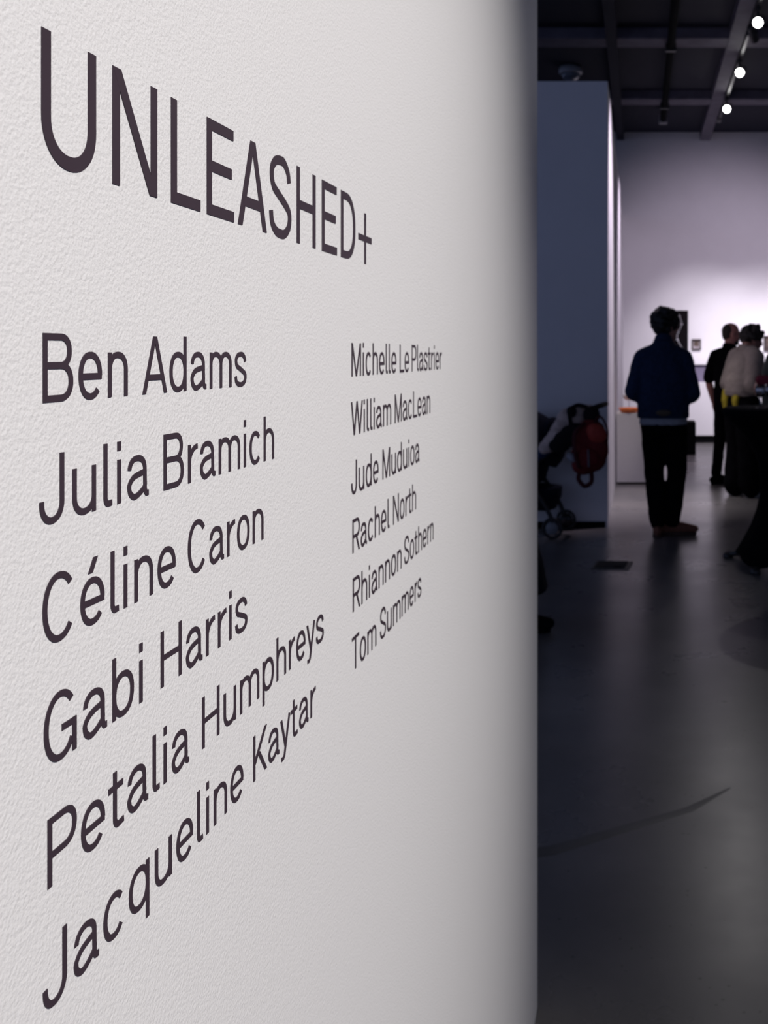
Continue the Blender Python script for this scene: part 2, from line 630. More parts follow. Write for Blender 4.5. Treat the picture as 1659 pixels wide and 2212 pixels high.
# ink width, left and right side bearing in cap heights
MET = {'B': (.76, .11, .08), 'e': (.655, .08, .08), 'é': (.655, .08, .08), 'n': (.61, .11, .10), 'A': (.87, .03, .03), 'd': (.665, .08, .11), 'a': (.67, .08, .06),
       'm': (1.045, .11, .10), 's': (.62, .07, .07), 'J': (.577, .04, .11), 'u': (.61, .10, .11), 'l': (.235, .11, .05), 'i': (.12, .11, .11), 'r': (.40, .11, .03),
       'c': (.635, .08, .06), 'h': (.61, .11, .10), 'C': (.80, .08, .06), 'o': (.655, .08, .08), 'G': (.81, .08, .10), 'b': (.665, .11, .08), 'H': (.78, .11, .11),
       'P': (.72, .11, .05), 't': (.46, .03, .05), 'p': (.665, .11, .08), 'y': (.64, .02, .02), 'q': (.665, .08, .11), 'K': (.78, .11, .02), 'L': (.63, .11, .03),
       'M': (.98, .11, .11), 'W': (1.2, .02, .02), 'R': (.76, .11, .05), 'N': (.80, .11, .11), 'S': (.74, .06, .06), 'T': (.74, .03, .03)}
THK = 0.0004


def letter_mesh(ch, w, cap, u0, zb, sv=SV, sh=SH):
    """one raised vinyl letter: u0 metres along the wall, baseline zb"""
    bm = bmesh.new()
    a, b = sv / 2, sh / 2
    lift = 0
    for pts in glyph(ch, w, sv, sh):
        P = [Vector((p[0], p[1])) for p in pts]
        Q = [P[0]]
        for p in P[1:]:
            if (p - Q[-1]).length > 1e-4:
                Q.append(p)
        P = Q
        loop = (P[0] - P[-1]).length < 1e-3
        if loop:
            P = P[:-1]
        n = len(P)
        diag = n == 2 and abs(P[0].x - P[1].x) > 0.02 and abs(P[0].y - P[1].y) > 0.02
        lo, hi = [], []
        for i in range(n):
            if loop:
                d = P[(i + 1) % n] - P[i - 1]
            else:
                d = P[min(i + 1, n - 1)] - P[max(i - 1, 0)]
            d.normalize()
            nx, ny = -d.y, d.x
            q = math.sqrt((a * nx) ** 2 + (b * ny) ** 2)
            ov = Vector((a * a * nx / q, b * b * ny / q))
            if diag:          # diagonals end flat on baseline and cap line
                ov = Vector((math.copysign(a / abs(nx) * 0.98, nx), 0)) if abs(nx) > 0.35 else ov
            lo.append(P[i] - ov)
            hi.append(P[i] + ov)

        def W(p, off):
            return Vector((WX + off + lift, u0 + p.x * cap, zb + p.y * cap))
        lf = [bm.verts.new(W(p, THK)) for p in lo]
        hf = [bm.verts.new(W(p, THK)) for p in hi]
        lb = [bm.verts.new(W(p, 0)) for p in lo]
        hb = [bm.verts.new(W(p, 0)) for p in hi]
        for i in range(n if loop else n - 1):
            j = (i + 1) % n
            bm.faces.new((lf[i], lf[j], hf[j], hf[i]))
            bm.faces.new((lf[j], lf[i], lb[i], lb[j]))
            bm.faces.new((hf[i], hf[j], hb[j], hb[i]))
        if not loop:
            bm.faces.new((lf[0], hf[0], hb[0], lb[0]))
            bm.faces.new((hf[-1], lf[-1], lb[-1], hb[-1]))
        lift += 0.00001
    return bm


def ypos(x):
    return F * D / (VX - x)


def lettering(name, label, words, basek, capk, group):
    """words: (text, first ink pixel, last ink pixel) measured along the wall"""
    cap = capk * D
    zb = CH + basek * D
    root = thing(name, label, 'wall lettering', (0, 0, 0), 0, group)
    root.location = (WX, ypos(words[0][1]), zb)
    for text, x0, x1 in words:
        y0, y1 = ypos(x0), ypos(x1)
        pos, cur = [], 0.0
        for i, ch in enumerate(text):
            wd, l, r = MET[ch]
            if i > 0:
                cur += l
            pos.append((cur, wd))
            cur += wd + (r if i < len(text) - 1 else 0)
        k = (y1 - y0) / (cur * cap)
        for ch, (u, wd) in zip(text, pos):
            bm = letter_mesh(ch, wd * k, cap, y0 + u * k * cap, zb)
            bmesh.ops.translate(bm, verts=bm.verts, vec=-root.location)
            obj('letter', bm, M_vinyl, root)
    return root


TITLE = [('U', 88.2, 205.9), ('N', 242, 338.3), ('L', 368.6, 431.8), ('E', 446.1, 504.3), ('A', 513.7, 574.9), ('S', 580.8, 628.4), ('H', 640.3, 680.8), ('E', 694.7, 727.1), ('D', 735.9, 766.8), ('+', 773.7, 802)]
tcap, tz = 0.2247 * D, CH + 0.3203 * D
troot = thing('exhibition_title', 'large dark capital-letter exhibition title ending in a plus sign, high on the white wall', 'wall lettering', (WX, ypos(88.2), tz))
for ch, x0, x1 in TITLE:
    y0, y1 = ypos(x0), ypos(x1)
    wd = (y1 - y0) / tcap
    if ch == '+':
        bm = letter_mesh('+', wd, tcap, y0, tz, 0.10, 0.10)
    else:
        bm = letter_mesh(ch, wd, tcap, y0, tz, 0.122, 0.114)
    bmesh.ops.translate(bm, verts=bm.verts, vec=-troot.location)
    obj('letter', bm, M_vinyl, troot)

LEFTN = [[('Ben', 91.5, 274.3), ('Adams', 307.5, 531.3)], [('Julia', 83.8, 319.8), ('Bramich', 352.7, 590.8)], [('Céline', 91, 378.2), ('Caron', 405.3, 568)],
         [('Gabi', 93.8, 307.8), ('Harris', 346.4, 533.3)], [('Petalia', 101.8, 407.3), ('Humphreys', 435.9, 698.4)], [('Jacqueline', 91.8, 524.6), ('Kaytar', 546.5, 681.3)]]
RIGHTN = [[('Michelle', 758.9, 855.5), ('Le', 863.2, 883), ('Plastrier', 889.1, 953.9)], [('William', 758, 844.3), ('MacLean', 852.5, 928.7)], [('Jude', 758.4, 817), ('Muduioa', 825.9, 905.3)],
          [('Rachel', 760.9, 840.6), ('North', 848.8, 898)], [('Rhiannon', 761.5, 866.8), ('Sothern', 872.9, 935.9)], [('Tom', 759.9, 812.1), ('Summers', 820.7, 909.5)]]
ORD = ['topmost', 'second from top', 'third from top', 'fourth from top', 'fifth from top', 'bottom']
for k in range(6):
    lettering('name_line', 'dark vinyl name on the white wall, %s line of the left column' % ORD[k], LEFTN[k], -0.0848 - 0.206 * k, 0.1175, 'names in the left column')
for k in range(6):
    lettering('name_line', 'dark vinyl name on the white wall, %s line of the right column' % ORD[k], RIGHTN[k], -0.0848 - 0.206 * k, 0.1175, 'names in the right column')

# ------------------------------------------------------------------ ceiling fittings
M_pipe = mat('black_conduit', (0.003, 0.003, 0.004), 0.9, 0.05)
bmp = bmesh.new()
tube(bmp, [(0.355, -3.5, CEIL - 0.16), (0.355, 15.2, CEIL - 0.16)], 0.045, 14)
pipe = thing('ceiling_conduit', 'straight black conduit running along the dark ceiling towards the far wall', 'pipe', (0.355, 6, CEIL - 0.16))
bmesh.ops.translate(bmp, verts=bmp.verts, vec=-pipe.location)
obj('pipe', bmp, M_pipe, pipe)
for yy in (-1.0, 3.37, 6.12, 8.87, 11.62, 14.37):
    bmc = B(-0.06, 0.06, yy - 6 - 0.03, yy - 6 + 0.03, -0.055, 0.03, bev=0.006)
    obj('clamp', bmc, M_blackmetal, pipe)
obj('end_cap', B(-0.06, 0.06, 15.2 - 6, 15.34 - 6, -0.06, 0.06, bev=0.01), mat('grey_cap', (0.2, 0.2, 0.22), 0.5), pipe)

trk = thing('lighting_track', 'thin black lighting track carrying the row of lit spotlights', 'track', (1.18, 6, CEIL - 0.13))
obj('rail', B(-0.018, 0.018, -9, 9.2, -0.035, 0.0, bev=0.004), M_blackmetal, trk)
obj('feed_box', B(-0.03, 0.03, 9.2, 9.4, -0.05, 0.0, bev=0.006), M_blackmetal, trk)
M_lamp = mat('lit_lamp_face', (0.9, 0.9, 0.9), 0.3, var=0.0, emit=(1.0, 0.98, 0.97), estr=38)
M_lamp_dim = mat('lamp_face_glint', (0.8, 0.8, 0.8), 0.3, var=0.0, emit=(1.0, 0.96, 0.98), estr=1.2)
M_house = mat('black_spot_housing', (0.02, 0.02, 0.022), 0.35, 0.5)
ROWL = ['nearest', 'middle', 'farthest']


def track_spot(loc, aim, label, lens_m, r=0.062, energy=0):
    t = thing('track_spotlight', label, 'spotlight', loc, 0, 'track spotlights')
    obj('track_adapter', B(-0.02, 0.02, -0.07, 0.07, -0.035, 0.0, bev=0.004), M_house, t)
    bs = bmesh.new()
    tube(bs, [(0, 0, -0.03), (0, 0, -0.07)], 0.012, 10)
    obj('stem', bs, M_house, t)
    d = (Vector(aim) - Vector(loc)).normalized()
    q = d.to_track_quat('Z', 'Y').to_matrix().to_4x4()
    piv = Vector((0, 0, -0.13))
    # fork
    bb = bmesh.new()
    a, b_ = ring_frame(d)
    side = Vector((-d.y, d.x, 0)).normalized()
    tube(bb, [Vector((0, 0, -0.07)), Vector((0, 0, -0.07)) + side * (r + 0.012), piv + side * (r + 0.012)], 0.007, 8)
    obj('bracket', bb, M_house, t)
    bh = bmesh.new()
    lathe(bh, [(r * 0.55, -0.13), (r * 0.8, -0.12), (r * 0.85, -0.06), (r, -0.05), (r, 0.07), (r * 0.88, 0.07), (r * 0.86, 0.035), (0.002, 0.03)], 28)
    bmesh.ops.transform(bh, matrix=Matrix.Translation(piv) @ q, verts=bh.verts)
    obj('housing', bh, M_house, t)
    bl = bmesh.new()
    lathe(bl, [(r * 0.84, 0.045), (r * 0.6, 0.052), (0.002, 0.056)], 28, cap=False)
    bmesh.ops.transform(bl, matrix=Matrix.Translation(piv) @ q, verts=bl.verts)
    obj('lens', bl, lens_m, t)
    if energy:
        spot('track_beam', Vector(loc) + piv + d * 0.12, aim, energy, 46, 0.9, (1.0, 0.95, 0.94), 0.03)
    return t


TZ = CEIL - 0.168
for n_, (sx, sy) in enumerate(((1637, 47), (1598, 155), (1570, 234))):
    Yl = (TZ - 0.13 - CH) * F / (VY - sy)
    track_spot(((sx - VX) * Yl / F, Yl, TZ - 0.0), ((0.5, 3.5, 1.6), (0.6, 5.0, 1.5), (0.7, 6.0, 1.4))[n_],
               ('brightly lit black track spotlight, %s of the glowing ones on the ceiling track' % ROWL[n_]), M_lamp, 0.055, 14)
track_spot((1.18, 10.75, TZ), (3.4, 16.8, 1.6), 'small unlit-looking track spotlight turned away, just beyond the nearest glowing one', M_lamp_dim, 0.05)

# dome camera on the ceiling above the partition
M_dome = mat('smoked_dome', (0.10, 0.12, 0.16), 0.08, 0.8, var=0.0, coat=0.6)
M_greyp = mat('grey_plastic', (0.30, 0.31, 0.34), 0.4, 0.5, var=0.05)
dc = thing('dome_camera', 'grey dome security camera on the dark ceiling above the partition', 'security camera', (px(1233, 140, 13.0).x, 13.0, CEIL))
obj('housing', lathe(bmesh.new(), [(0.10, 0.0), (0.135, -0.012), (0.150, -0.05), (0.150, -0.085), (0.128, -0.10)], 36), M_greyp, dc, True)
obj('dome', lathe(bmesh.new(), [(0.12, -0.098), (0.112, -0.13), (0.085, -0.165), (0.045, -0.185), (0.002, -0.19)], 36), M_dome, dc, True)
obj('lens_ring', lathe(bmesh.new(), [(0.035, -0.186), (0.052, -0.185), (0.052, -0.170)], 24), M_greyp, dc, True)

# ------------------------------------------------------------------ far end of the hall: display bench, pedestal, pictures
M_white = mat('white_plinth_paint', (0.78, 0.77, 0.79), 0.5, 0.3, var=0.02)
M_acryl = glass_mat('clear_acrylic', (0.93, 0.93, 0.96), 0.03)
M_shadedp = mat('shaded_plinth_lilac', (0.17, 0.15, 0.22), 0.6, 0.3, var=0.03)  # shade on the upper display front is put into this dark lilac
FB = 16.40
pl = thing('display_plinth', 'long white display plinth with black recessed foot against the far wall', 'plinth', (1.6, FB + 0.2, 0))
zt = px(0, 826, FB).z
obj('recessed_base', B(-1.25, 3.0, -0.17, 0.22, 0.0, px(0, 941, FB).z, bev=0.003), M_black, pl)
obj('body', B(-1.28, 3.0, -0.2, 0.22, px(0, 941, FB).z, zt, bev=0.004), M_white, pl)
obj('back_panel', B(-0.98, 3.0, -0.02, 0.22, zt, px(0, 788, FB).z, bev=0.004), M_shadedp, pl)
obj('top_shelf', B(-1.0, 3.0, -0.06, 0.22, px(0, 788, FB).z, px(0, 783, FB).z, bev=0.003), M_white, pl)

M_gold = mat('brass_trinket', (0.55, 0.38, 0.14), 0.3, 0.5, metal=0.8)
M_orange = mat('orange_glaze', (0.80, 0.20, 0.05), 0.35, 0.5)
# pedestal with an acrylic cover, by the partition
PD = 11.29
pe = thing('pedestal', 'pale grey pedestal with acrylic cover beside the partition, behind the man in denim', 'pedestal', (-0.02, PD + 0.2, 0))
ptz = px(0, 893, PD).z
obj('body', B(-0.22, 0.22, -0.2, 0.22, 0.02, ptz, bev=0.004), mat('pale_grey_plinth', (0.60, 0.59, 0.60), 0.5, 0.3, var=0.02), pe)
obj('recessed_base', B(-0.19, 0.2, -0.18, 0.18, 0.0, 0.02), M_black, pe)
bo = bmesh.new()
lathe(bo, [(0.05, 0.0), (0.09, 0.008), (0.118, 0.050), (0.112, 0.056), (0.085, 0.018), (0.01, 0.012)], 36)
ob = obj('dish', bo, M_orange, None, True)
ob.location = (-0.105, PD + 0.10, ptz)
tag(ob, 'shallow glowing orange dish on the pedestal by the partition', 'dish')
bw_ = thing('footed_bowl', 'small white bowl on a slim foot behind the orange dish', 'bowl', (-0.11, PD + 0.30, ptz))
obj('foot', lathe(bmesh.new(), [(0.04, 0.0), (0.04, 0.006), (0.008, 0.02), (0.007, 0.11), (0.01, 0.13)], 24), M_acryl, bw_, True)
obj('bowl', lathe(bmesh.new(), [(0.01, 0.125), (0.05, 0.135), (0.075, 0.185), (0.070, 0.188), (0.045, 0.145), (0.003, 0.138)], 32), M_white, bw_, True)
spot('pedestal_light', (0.45, 10.3, 4.6), (-0.10, PD + 0.12, ptz), 260, 9, 0.8, (1.0, 0.90, 0.82), 0.02)

M_darkbox = mat('black_plinth', (0.004, 0.004, 0.005), 0.8, 0.05)
bx = thing('floor_monitor', 'low black box standing on the floor beside the man in denim', 'box', (0.72, 14.75, 0))
obj('body', B(-0.16, 0.075, -0.25, 0.15, 0.0, 0.46, bev=0.01), M_darkbox, bx)
obj('front_panel', B(-0.145, 0.06, -0.256, -0.25, 0.03, 0.43, bev=0.003), M_black, bx)

M_frame = mat('dark_brown_frame', (0.045, 0.032, 0.03), 0.5, 0.4)
M_panel = mat('charcoal_panel', (0.005, 0.004, 0.005), 0.8, 0.05)
M_silver = mat('silver', (0.85, 0.85, 0.88), 0.18, 0.6, metal=1.0, var=0.03)


def at_back(x):
    return (x - VX) * BACK / F


def zb_(y):
    return CH - (y - VY) * BACK / F


t = thing('jewellery_panel', 'tall charcoal panel with silver chain on the far wall, beside the denim-jacketed head', 'display panel', (at_back(1470), BACK - 0.03, zb_(740)))
obj('panel', B(-0.14, 0.122, -0.02, 0.03, -0.33, 0.52, bev=0.004), M_panel, t)
obj('ledge', B(-0.14, 0.122, -0.06, -0.02, -0.33, -0.30, bev=0.003), M_panel, t)
bch = bmesh.new()
for i in range(26):
    u = i / 25
    cx = -0.02 + 0.035 * math.sin(u * 9.0)
    cz = 0.42 - 0.62 * u
    bmesh.ops.create_uvsphere(bch, u_segments=10, v_segments=7, radius=0.016 + 0.012 * (i % 5 == 0), matrix=Matrix.Translation((cx, -0.035, cz)))
obj('chain', bch, M_silver, t)


def frame(name, label, cx, cz, w_, h_, mount, pic, gr):
    t = thing(name, label, 'picture', (cx, BACK, cz), 0, gr)
    fr = bmesh.new()
    k = 0.02
    for q in ((-w_, -w_ + k, -h_, h_), (w_ - k, w_, -h_, h_), (-w_, w_, h_ - k, h_), (-w_, w_, -h_, -h_ + k)):
        box(fr, q[0], q[1], -0.035, 0.0, q[2], q[3])
    obj('frame', fr, M_frame, t)
    obj('mount', B(-w_ + k, w_ - k, -0.012, 0.0, -h_ + k, h_ - k), mount, t)
    obj('artwork', B(-w_ * 0.55, w_ * 0.55, -0.016, -0.012, -h_ * 0.35, h_ * 0.62), pic, t)


M_mount = mat('grey_mount', (0.42, 0.38, 0.40), 0.7, 0.2, var=0.25, vscale=16)
M_pic = mat('brown_print', (0.10, 0.075, 0.06), 0.6, 0.2, var=0.5, vscale=22)
frame('framed_print', 'small square grey framed print on the far wall between the standing men', at_back(1504), zb_(744), 0.075, 0.085, M_mount, M_pic, 'framed works on the far wall')
frame('framed_print', 'larger dark brown framed print on the far wall at the right edge of view', at_back(1664), zb_(742), 0.11, 0.125, M_frame, M_pic, 'framed works on the far wall')
# floor socket cover
fbx = thing('floor_box', 'dark rectangular service hatch set into the concrete floor', 'floor hatch', (-0.178, 6.98, 0))
obj('rim', B(-0.125, 0.125, -0.13, 0.13, 0.0, 0.006, bev=0.002), mat('worn_steel_rim', (0.05, 0.05, 0.052), 0.5, 0.5), fbx)
obj('lid', B(-0.108, 0.095, -0.10, 0.112, 0.006, 0.010, bev=0.002), mat('dark_carpet_lid', (0.020, 0.020, 0.022), 0.8, 0.2), fbx)
obj('latch', B(0.02, 0.07, -0.09, -0.06, 0.010, 0.012, bev=0.0005), M_black, fbx)
fbx.rotation_euler.z = math.radians(-6)

# ------------------------------------------------------------------ people
SKIN_A = mat('skin_warm', (0.40, 0.21, 0.16), 0.5, 0.35, var=0.06, vscale=12)
SKIN_B = mat('skin_ruddy', (0.44, 0.20, 0.17), 0.5, 0.35, var=0.08, vscale=12)
SKIN_C = mat('skin_olive', (0.34, 0.18, 0.14), 0.5, 0.35, var=0.06, vscale=12)
HAIR = mat('dark_hair', (0.010, 0.008, 0.008), 0.55, 0.35, var=0.3, vscale=60, bump=0.6, bscale=90)
HAIR_S = mat('greying_cropped_hair', (0.035, 0.026, 0.025), 0.6, 0.3, var=0.3, vscale=80, bump=0.5, bscale=200)
EYEW = mat('eye', (0.6, 0.58, 0.56), 0.2, 0.5, var=0)
M_nail = None


def hand(bm, wrist, fwd, back, thumb, curl=0.5, M=None):
    """palm, four unequal bent fingers and a thumb; back = back of the hand, thumb = side of the thumb"""
    wv, f, n = Vector(wrist), Vector(fwd).normalized(), Vector(back).normalized()
    n = (n - f * n.dot(f)).normalized()
    s = f.cross(n)
    if s.dot(Vector(thumb)) < 0:
        s = -s
    R = Matrix((s, f, n)).transposed().to_4x4()
    blob(bm, (0, 0, 0), (0.040, 0.052, 0.016), M=Matrix.Translation(wv + f * 0.050) @ R)
    for k, (lat, ln) in enumerate(((0.029, 0.070), (0.010, 0.080), (-0.010, 0.074), (-0.028, 0.058))):
        p = wv + f * 0.088 + s * lat
        pts = [p - f * 0.02, p]
        ang = curl * 0.55
        for j, part in enumerate((0.42, 0.32, 0.26)):
            d = f * math.cos(ang) - n * math.sin(ang)
            p = p + d * (ln * part)
            pts.append(p)
            ang += curl
        limb(bm, pts, [0.0095, 0.0095, 0.0088, 0.0082, 0.0072])
    p = wv + f * 0.028 + s * 0.026
    limb(bm, [p, p + f * 0.026 + s * 0.022 - n * 0.008, p + f * 0.055 + s * 0.024 - n * 0.02, p + f * 0.075 + s * 0.016 - n * 0.028], [0.013, 0.0115, 0.0095, 0.008])


def head_matrix(J):
    return Matrix.Translation(Vector(J['head'])) @ Euler((J.get('pitch', 0), J.get('roll', 0), J.get('yaw', 0))).to_matrix().to_4x4()


def body_mesh(J, m, root):
    """one continuous figure facing +Y, left hand at -X"""
    bm = bmesh.new()
    lean = J.get('lean', 0.0)
    loft(bm, [(0, 0.0, 0.86, 0.155, 0.105), (0, 0, 0.94, 0.165, 0.115), (0, 0.005, 1.08, 0.140, 0.10), (0, 0.01 + lean * 0.4, 1.26, 0.160, 0.110),
              (0, lean * 0.7, 1.38, 0.150, 0.090), (0, lean, 1.465, 0.075, 0.06)])
    M = head_matrix(J)
    limb(bm, [(0, lean - 0.01, 1.44), (0, lean, 1.50), tuple(M @ Vector((0, -0.02, -0.07)))], [0.062, 0.056, 0.053])
    blob(bm, (0, -0.012, 0.022), (0.076, 0.094, 0.090), M=M)
    blob(bm, (0, 0.025, -0.038), (0.063, 0.070, 0.086), M=M)
    blob(bm, (0, 0.062, -0.097), (0.032, 0.028, 0.024), M=M)
    limb(bm, [(0, 0.083, 0.012), (0, 0.104, -0.026), (0, 0.100, -0.036)], [0.009, 0.0125, 0.0145], M)
    blob(bm, (0, 0.078, 0.024), (0.048, 0.014, 0.009), M=M)
    blob(bm, (0, 0.088, -0.064), (0.023, 0.010, 0.006), M=M)
    blob(bm, (0, 0.087, -0.075), (0.020, 0.010, 0.007), M=M)
    for sx in (-1, 1):
        blob(bm, (sx * 0.076, -0.008, -0.018), (0.010, 0.020, 0.032), (0, 0, sx * -0.4), M)
        blob(bm, (sx * 0.038, 0.068, -0.022), (0.022, 0.016, 0.016), M=M)
    for s, sx in (('l', -1), ('r', 1)):
        sh, el, wr = J['sh_' + s], J['el_' + s], J['wr_' + s]
        limb(bm, [(sx * 0.09, lean * 0.8, 1.385), sh, (Vector(sh) * 0.55 + Vector(el) * 0.45), el], [0.055, 0.055, 0.046, 0.039])
        limb(bm, [el, Vector(el) * 0.65 + Vector(wr) * 0.35, wr], [0.040, 0.041, 0.026])
        f = J.get('hf_' + s) or (Vector(wr) - Vector(el))
        hand(bm, wr, f, J.get('hb_' + s, (sx, 0, 0)), J.get('ht_' + s, (0, 1, 0)), J.get('curl_' + s, 0.45))
        hip, kn, an, toe = (Vector(J[k + s]) for k in ('hip_', 'kn_', 'an_', 'toe_'))
        limb(bm, [hip, hip * 0.5 + kn * 0.5, kn], [0.088, 0.074, 0.056])
        limb(bm, [kn, kn * 0.68 + an * 0.32, an], [0.054, 0.056, 0.038])
        limb(bm, [an + Vector((0, 0, -0.03)), an * 0.4 + toe * 0.6, toe], [0.036, 0.032, 0.026])
    b = organic('body', bm, m, root, 0.0065, 4)
    for sx in (-1, 1):
        be = bmesh.new()
        blob(be, (sx * 0.032, 0.078, 0.004), (0.012, 0.010, 0.008), M=M)
        obj('eye', be, EYEW, b, True)
    return b


def shoes(J, m, root, sole=None, label=None):
    for s in 'lr':
        an, toe = Vector(J['an_' + s]), Vector(J['toe_' + s])
        d = (toe - an)
        d.z = 0
        d.normalize()
        heel = Vector((an.x, an.y, 0.0)) - d * 0.05
        tip = Vector((toe.x, toe.y, 0.0)) + d * 0.03
        L = (tip - heel).length
        sd = Vector((-d.y, d.x, 0))
        R = Matrix((sd, d, Vector((0, 0, 1)))).transposed().to_4x4()
        R = Matrix.Translation(heel) @ R
        bm = bmesh.new()
        secs = ((0.0, 0.030, 0.045), (0.05, 0.037, 0.055), (0.12, 0.038, 0.056), (0.18, 0.042, 0.045), (0.23, 0.043, 0.036), (L - 0.015, 0.030, 0.028))
        full = []
        for (y0, a0, b0), (y1, a1, b1) in zip(secs[:-1], secs[1:]):
            for q in range(4):
                full.append((y0 + (y1 - y0) * q / 4, a0 + (a1 - a0) * q / 4, b0 + (b1 - b0) * q / 4))
        for y, rx, rz in full + [secs[-1]]:
            blob(bm, (0, y, 0.018 + rz * 0.72), (rx, 0.036, rz * 0.80), M=R)
        limb(bm, [(0, 0.045, 0.06), (0, 0.055, 0.105)], [0.042, 0.040], R)
        sh = organic('shoe', bm, m, root, 0.007, 4)
        # keep the upper above the sole
        bs = bmesh.new()
        out = []
        N = 26
        for i in range(N):
            t_ = 2 * PI * i / N
            yy = L / 2 - 0.003 + (L / 2 + 0.012) * -math.cos(t_)
            wdt = 0.040 + 0.007 * math.sin(min(1, max(0, yy / L)) * PI * 1.2 - 0.4)
            out.append(R @ Vector((wdt * math.copysign(abs(math.sin(t_)) ** 0.7, math.sin(t_)), yy, 0)))
        lo = [bs.verts.new(v + Vector((0, 0, 0.0))) for v in out]
        hi = [bs.verts.new(v + Vector((0, 0, 0.026))) for v in out]
        bs.faces.new(lo)
        bs.faces.new(hi)
        for i in range(N):
            j = (i + 1) % N
            bs.faces.new((lo[i], lo[j], hi[j], hi[i]))
        obj('sole', bs, sole or M_black, sh, True)


def trousers(J, m, root, r=(0.105, 0.092, 0.082, 0.078), hem=0.10, hipr=(0.178, 0.128), top=0.98):
    bm = bmesh.new()
    loft(bm, [(0, 0, 0.80, hipr[0] * 0.96, hipr[1]), (0, 0, 0.90, hipr[0], hipr[1]), (0, 0, top, hipr[0] * 0.93, hipr[1] * 0.95)])
    for s in 'lr':
        hip, kn, an = (Vector(J[k + s]) for k in ('hip_', 'kn_', 'an_'))
        low = an + (kn - an) * ((hem + r[3] * 0.35 - an.z) / (kn.z - an.z))
        limb(bm, [hip, hip * 0.5 + kn * 0.5, kn, low], list(r))
        limb(bm, [low, low + Vector((0, 0, -r[3] * 0.3))], [r[3] * 0.98, r[3] * 0.9])
    return organic('trousers', bm, m, root, 0.010, 5, 0.014, 11)


def top_garment(name, J, m, root, secs, sleeve=(0.085, 0.075, 0.066, 0.05), upto=1.0, wr=0.014, voxel=0.010):
    """torso with sleeves; upto < 1 stops the sleeve above the elbow (fraction of the upper arm), > 1 goes down the forearm"""
    bm = bmesh.new()
    loft(bm, secs)
    for s, sx in (('l', -1), ('r', 1)):
        sh, el, wr_ = (Vector(J[k + s]) for k in ('sh_', 'el_', 'wr_'))
        lean = J.get('lean', 0)
        base = Vector((sx * 0.10, lean * 0.8, 1.41))
        if upto <= 1.0:
            e = sh + (el - sh) * upto
            limb(bm, [base, sh, sh * 0.5 + e * 0.5, e], [sleeve[0], sleeve[0], sleeve[1], sleeve[2]])
        else:
            e = el + (wr_ - el) * (upto - 1.0)
            limb(bm, [base, sh, sh * 0.5 + el * 0.5, el, e], [sleeve[0], sleeve[0], sleeve[1], sleeve[2], sleeve[3]])
    return organic(name, bm, m, root, voxel, 5, wr, 10)


def curls(J, m, root, n=70, size=0.022, front=0.045, low=-0.02, base=1.0, back_low=-0.05, seed=3, quiff=0.0):
    rnd = random.Random(seed)
    M = head_matrix(J)
    bm = bmesh.new()
    blob(bm, (0, -0.026, 0.036), (0.080 * base, 0.092 * base, 0.088 * base), M=M)
    blob(bm, (0, -0.052, -0.015), (0.068 * base, 0.062 * base, 0.075 * base), M=M)
    k = 0
    while k < n:
        v = Vector((rnd.gauss(0, 1), rnd.gauss(0, 1), rnd.gauss(0, 1))).normalized()
        p = Vector((v.x * 0.083, -0.018 + v.y * 0.098, 0.028 + v.z * 0.092))
        if p.z < back_low or (p.y > front and p.z < 0.07) or (p.y > -0.01 and p.z < low):
            continue
        r = size * rnd.uniform(0.7, 1.25)
        p = p + v * rnd.uniform(0, 0.012) + Vector((0, quiff * max(0, p.y * 8), quiff * max(0, v.z)))
        blob(bm, p, r, M=M)
        k += 1
    return organic('hair', bm, m, root, 0.008, 2)


def ring_collar(J, m, root, z=1.47, rx=0.085, ry=0.075, r=0.02, h=0.05, parent=None):
    lean = J.get('lean', 0)
    bm = bmesh.new()
    secs = []
    N = 30
    r0 = [Vector((rx * math.cos(2 * PI * i / N), lean - 0.005 + ry * math.sin(2 * PI * i / N), z - 0.02 * math.sin(2 * PI * i / N))) for i in range(N)]
    r1 = [v + Vector((-v.x * 0.12, -0.004, h)) for v in r0]
    tube(bm, r0, r, 10, True)
    tube(bm, [a.lerp(b, 0.5) for a, b in zip(r0, r1)], r * 0.7, 10, True)
    tube(bm, r1, r * 0.55, 10, True)
    return organic('collar', bm, m, parent or root, 0.008, 2)


BASEJ = dict(head=(0, 0.03, 1.655), sh_l=(-0.185, 0, 1.42), sh_r=(0.185, 0, 1.42), el_l=(-0.23, -0.03, 1.13), el_r=(0.23, -0.03, 1.13),
             wr_l=(-0.22, 0.07, 0.90), wr_r=(0.22, 0.07, 0.90), hip_l=(-0.09, 0, 0.90), hip_r=(0.09, 0, 0.90), kn_l=(-0.10, 0.02, 0.50), kn_r=(0.10, 0.02, 0.50),
             an_l=(-0.11, -0.03, 0.09), an_r=(0.11, -0.03, 0.09), toe_l=(-0.13, 0.13, 0.03), toe_r=(0.13, 0.13, 0.03))


def pose(**k):
    J = dict(BASEJ)
    J.update(k)
    return J


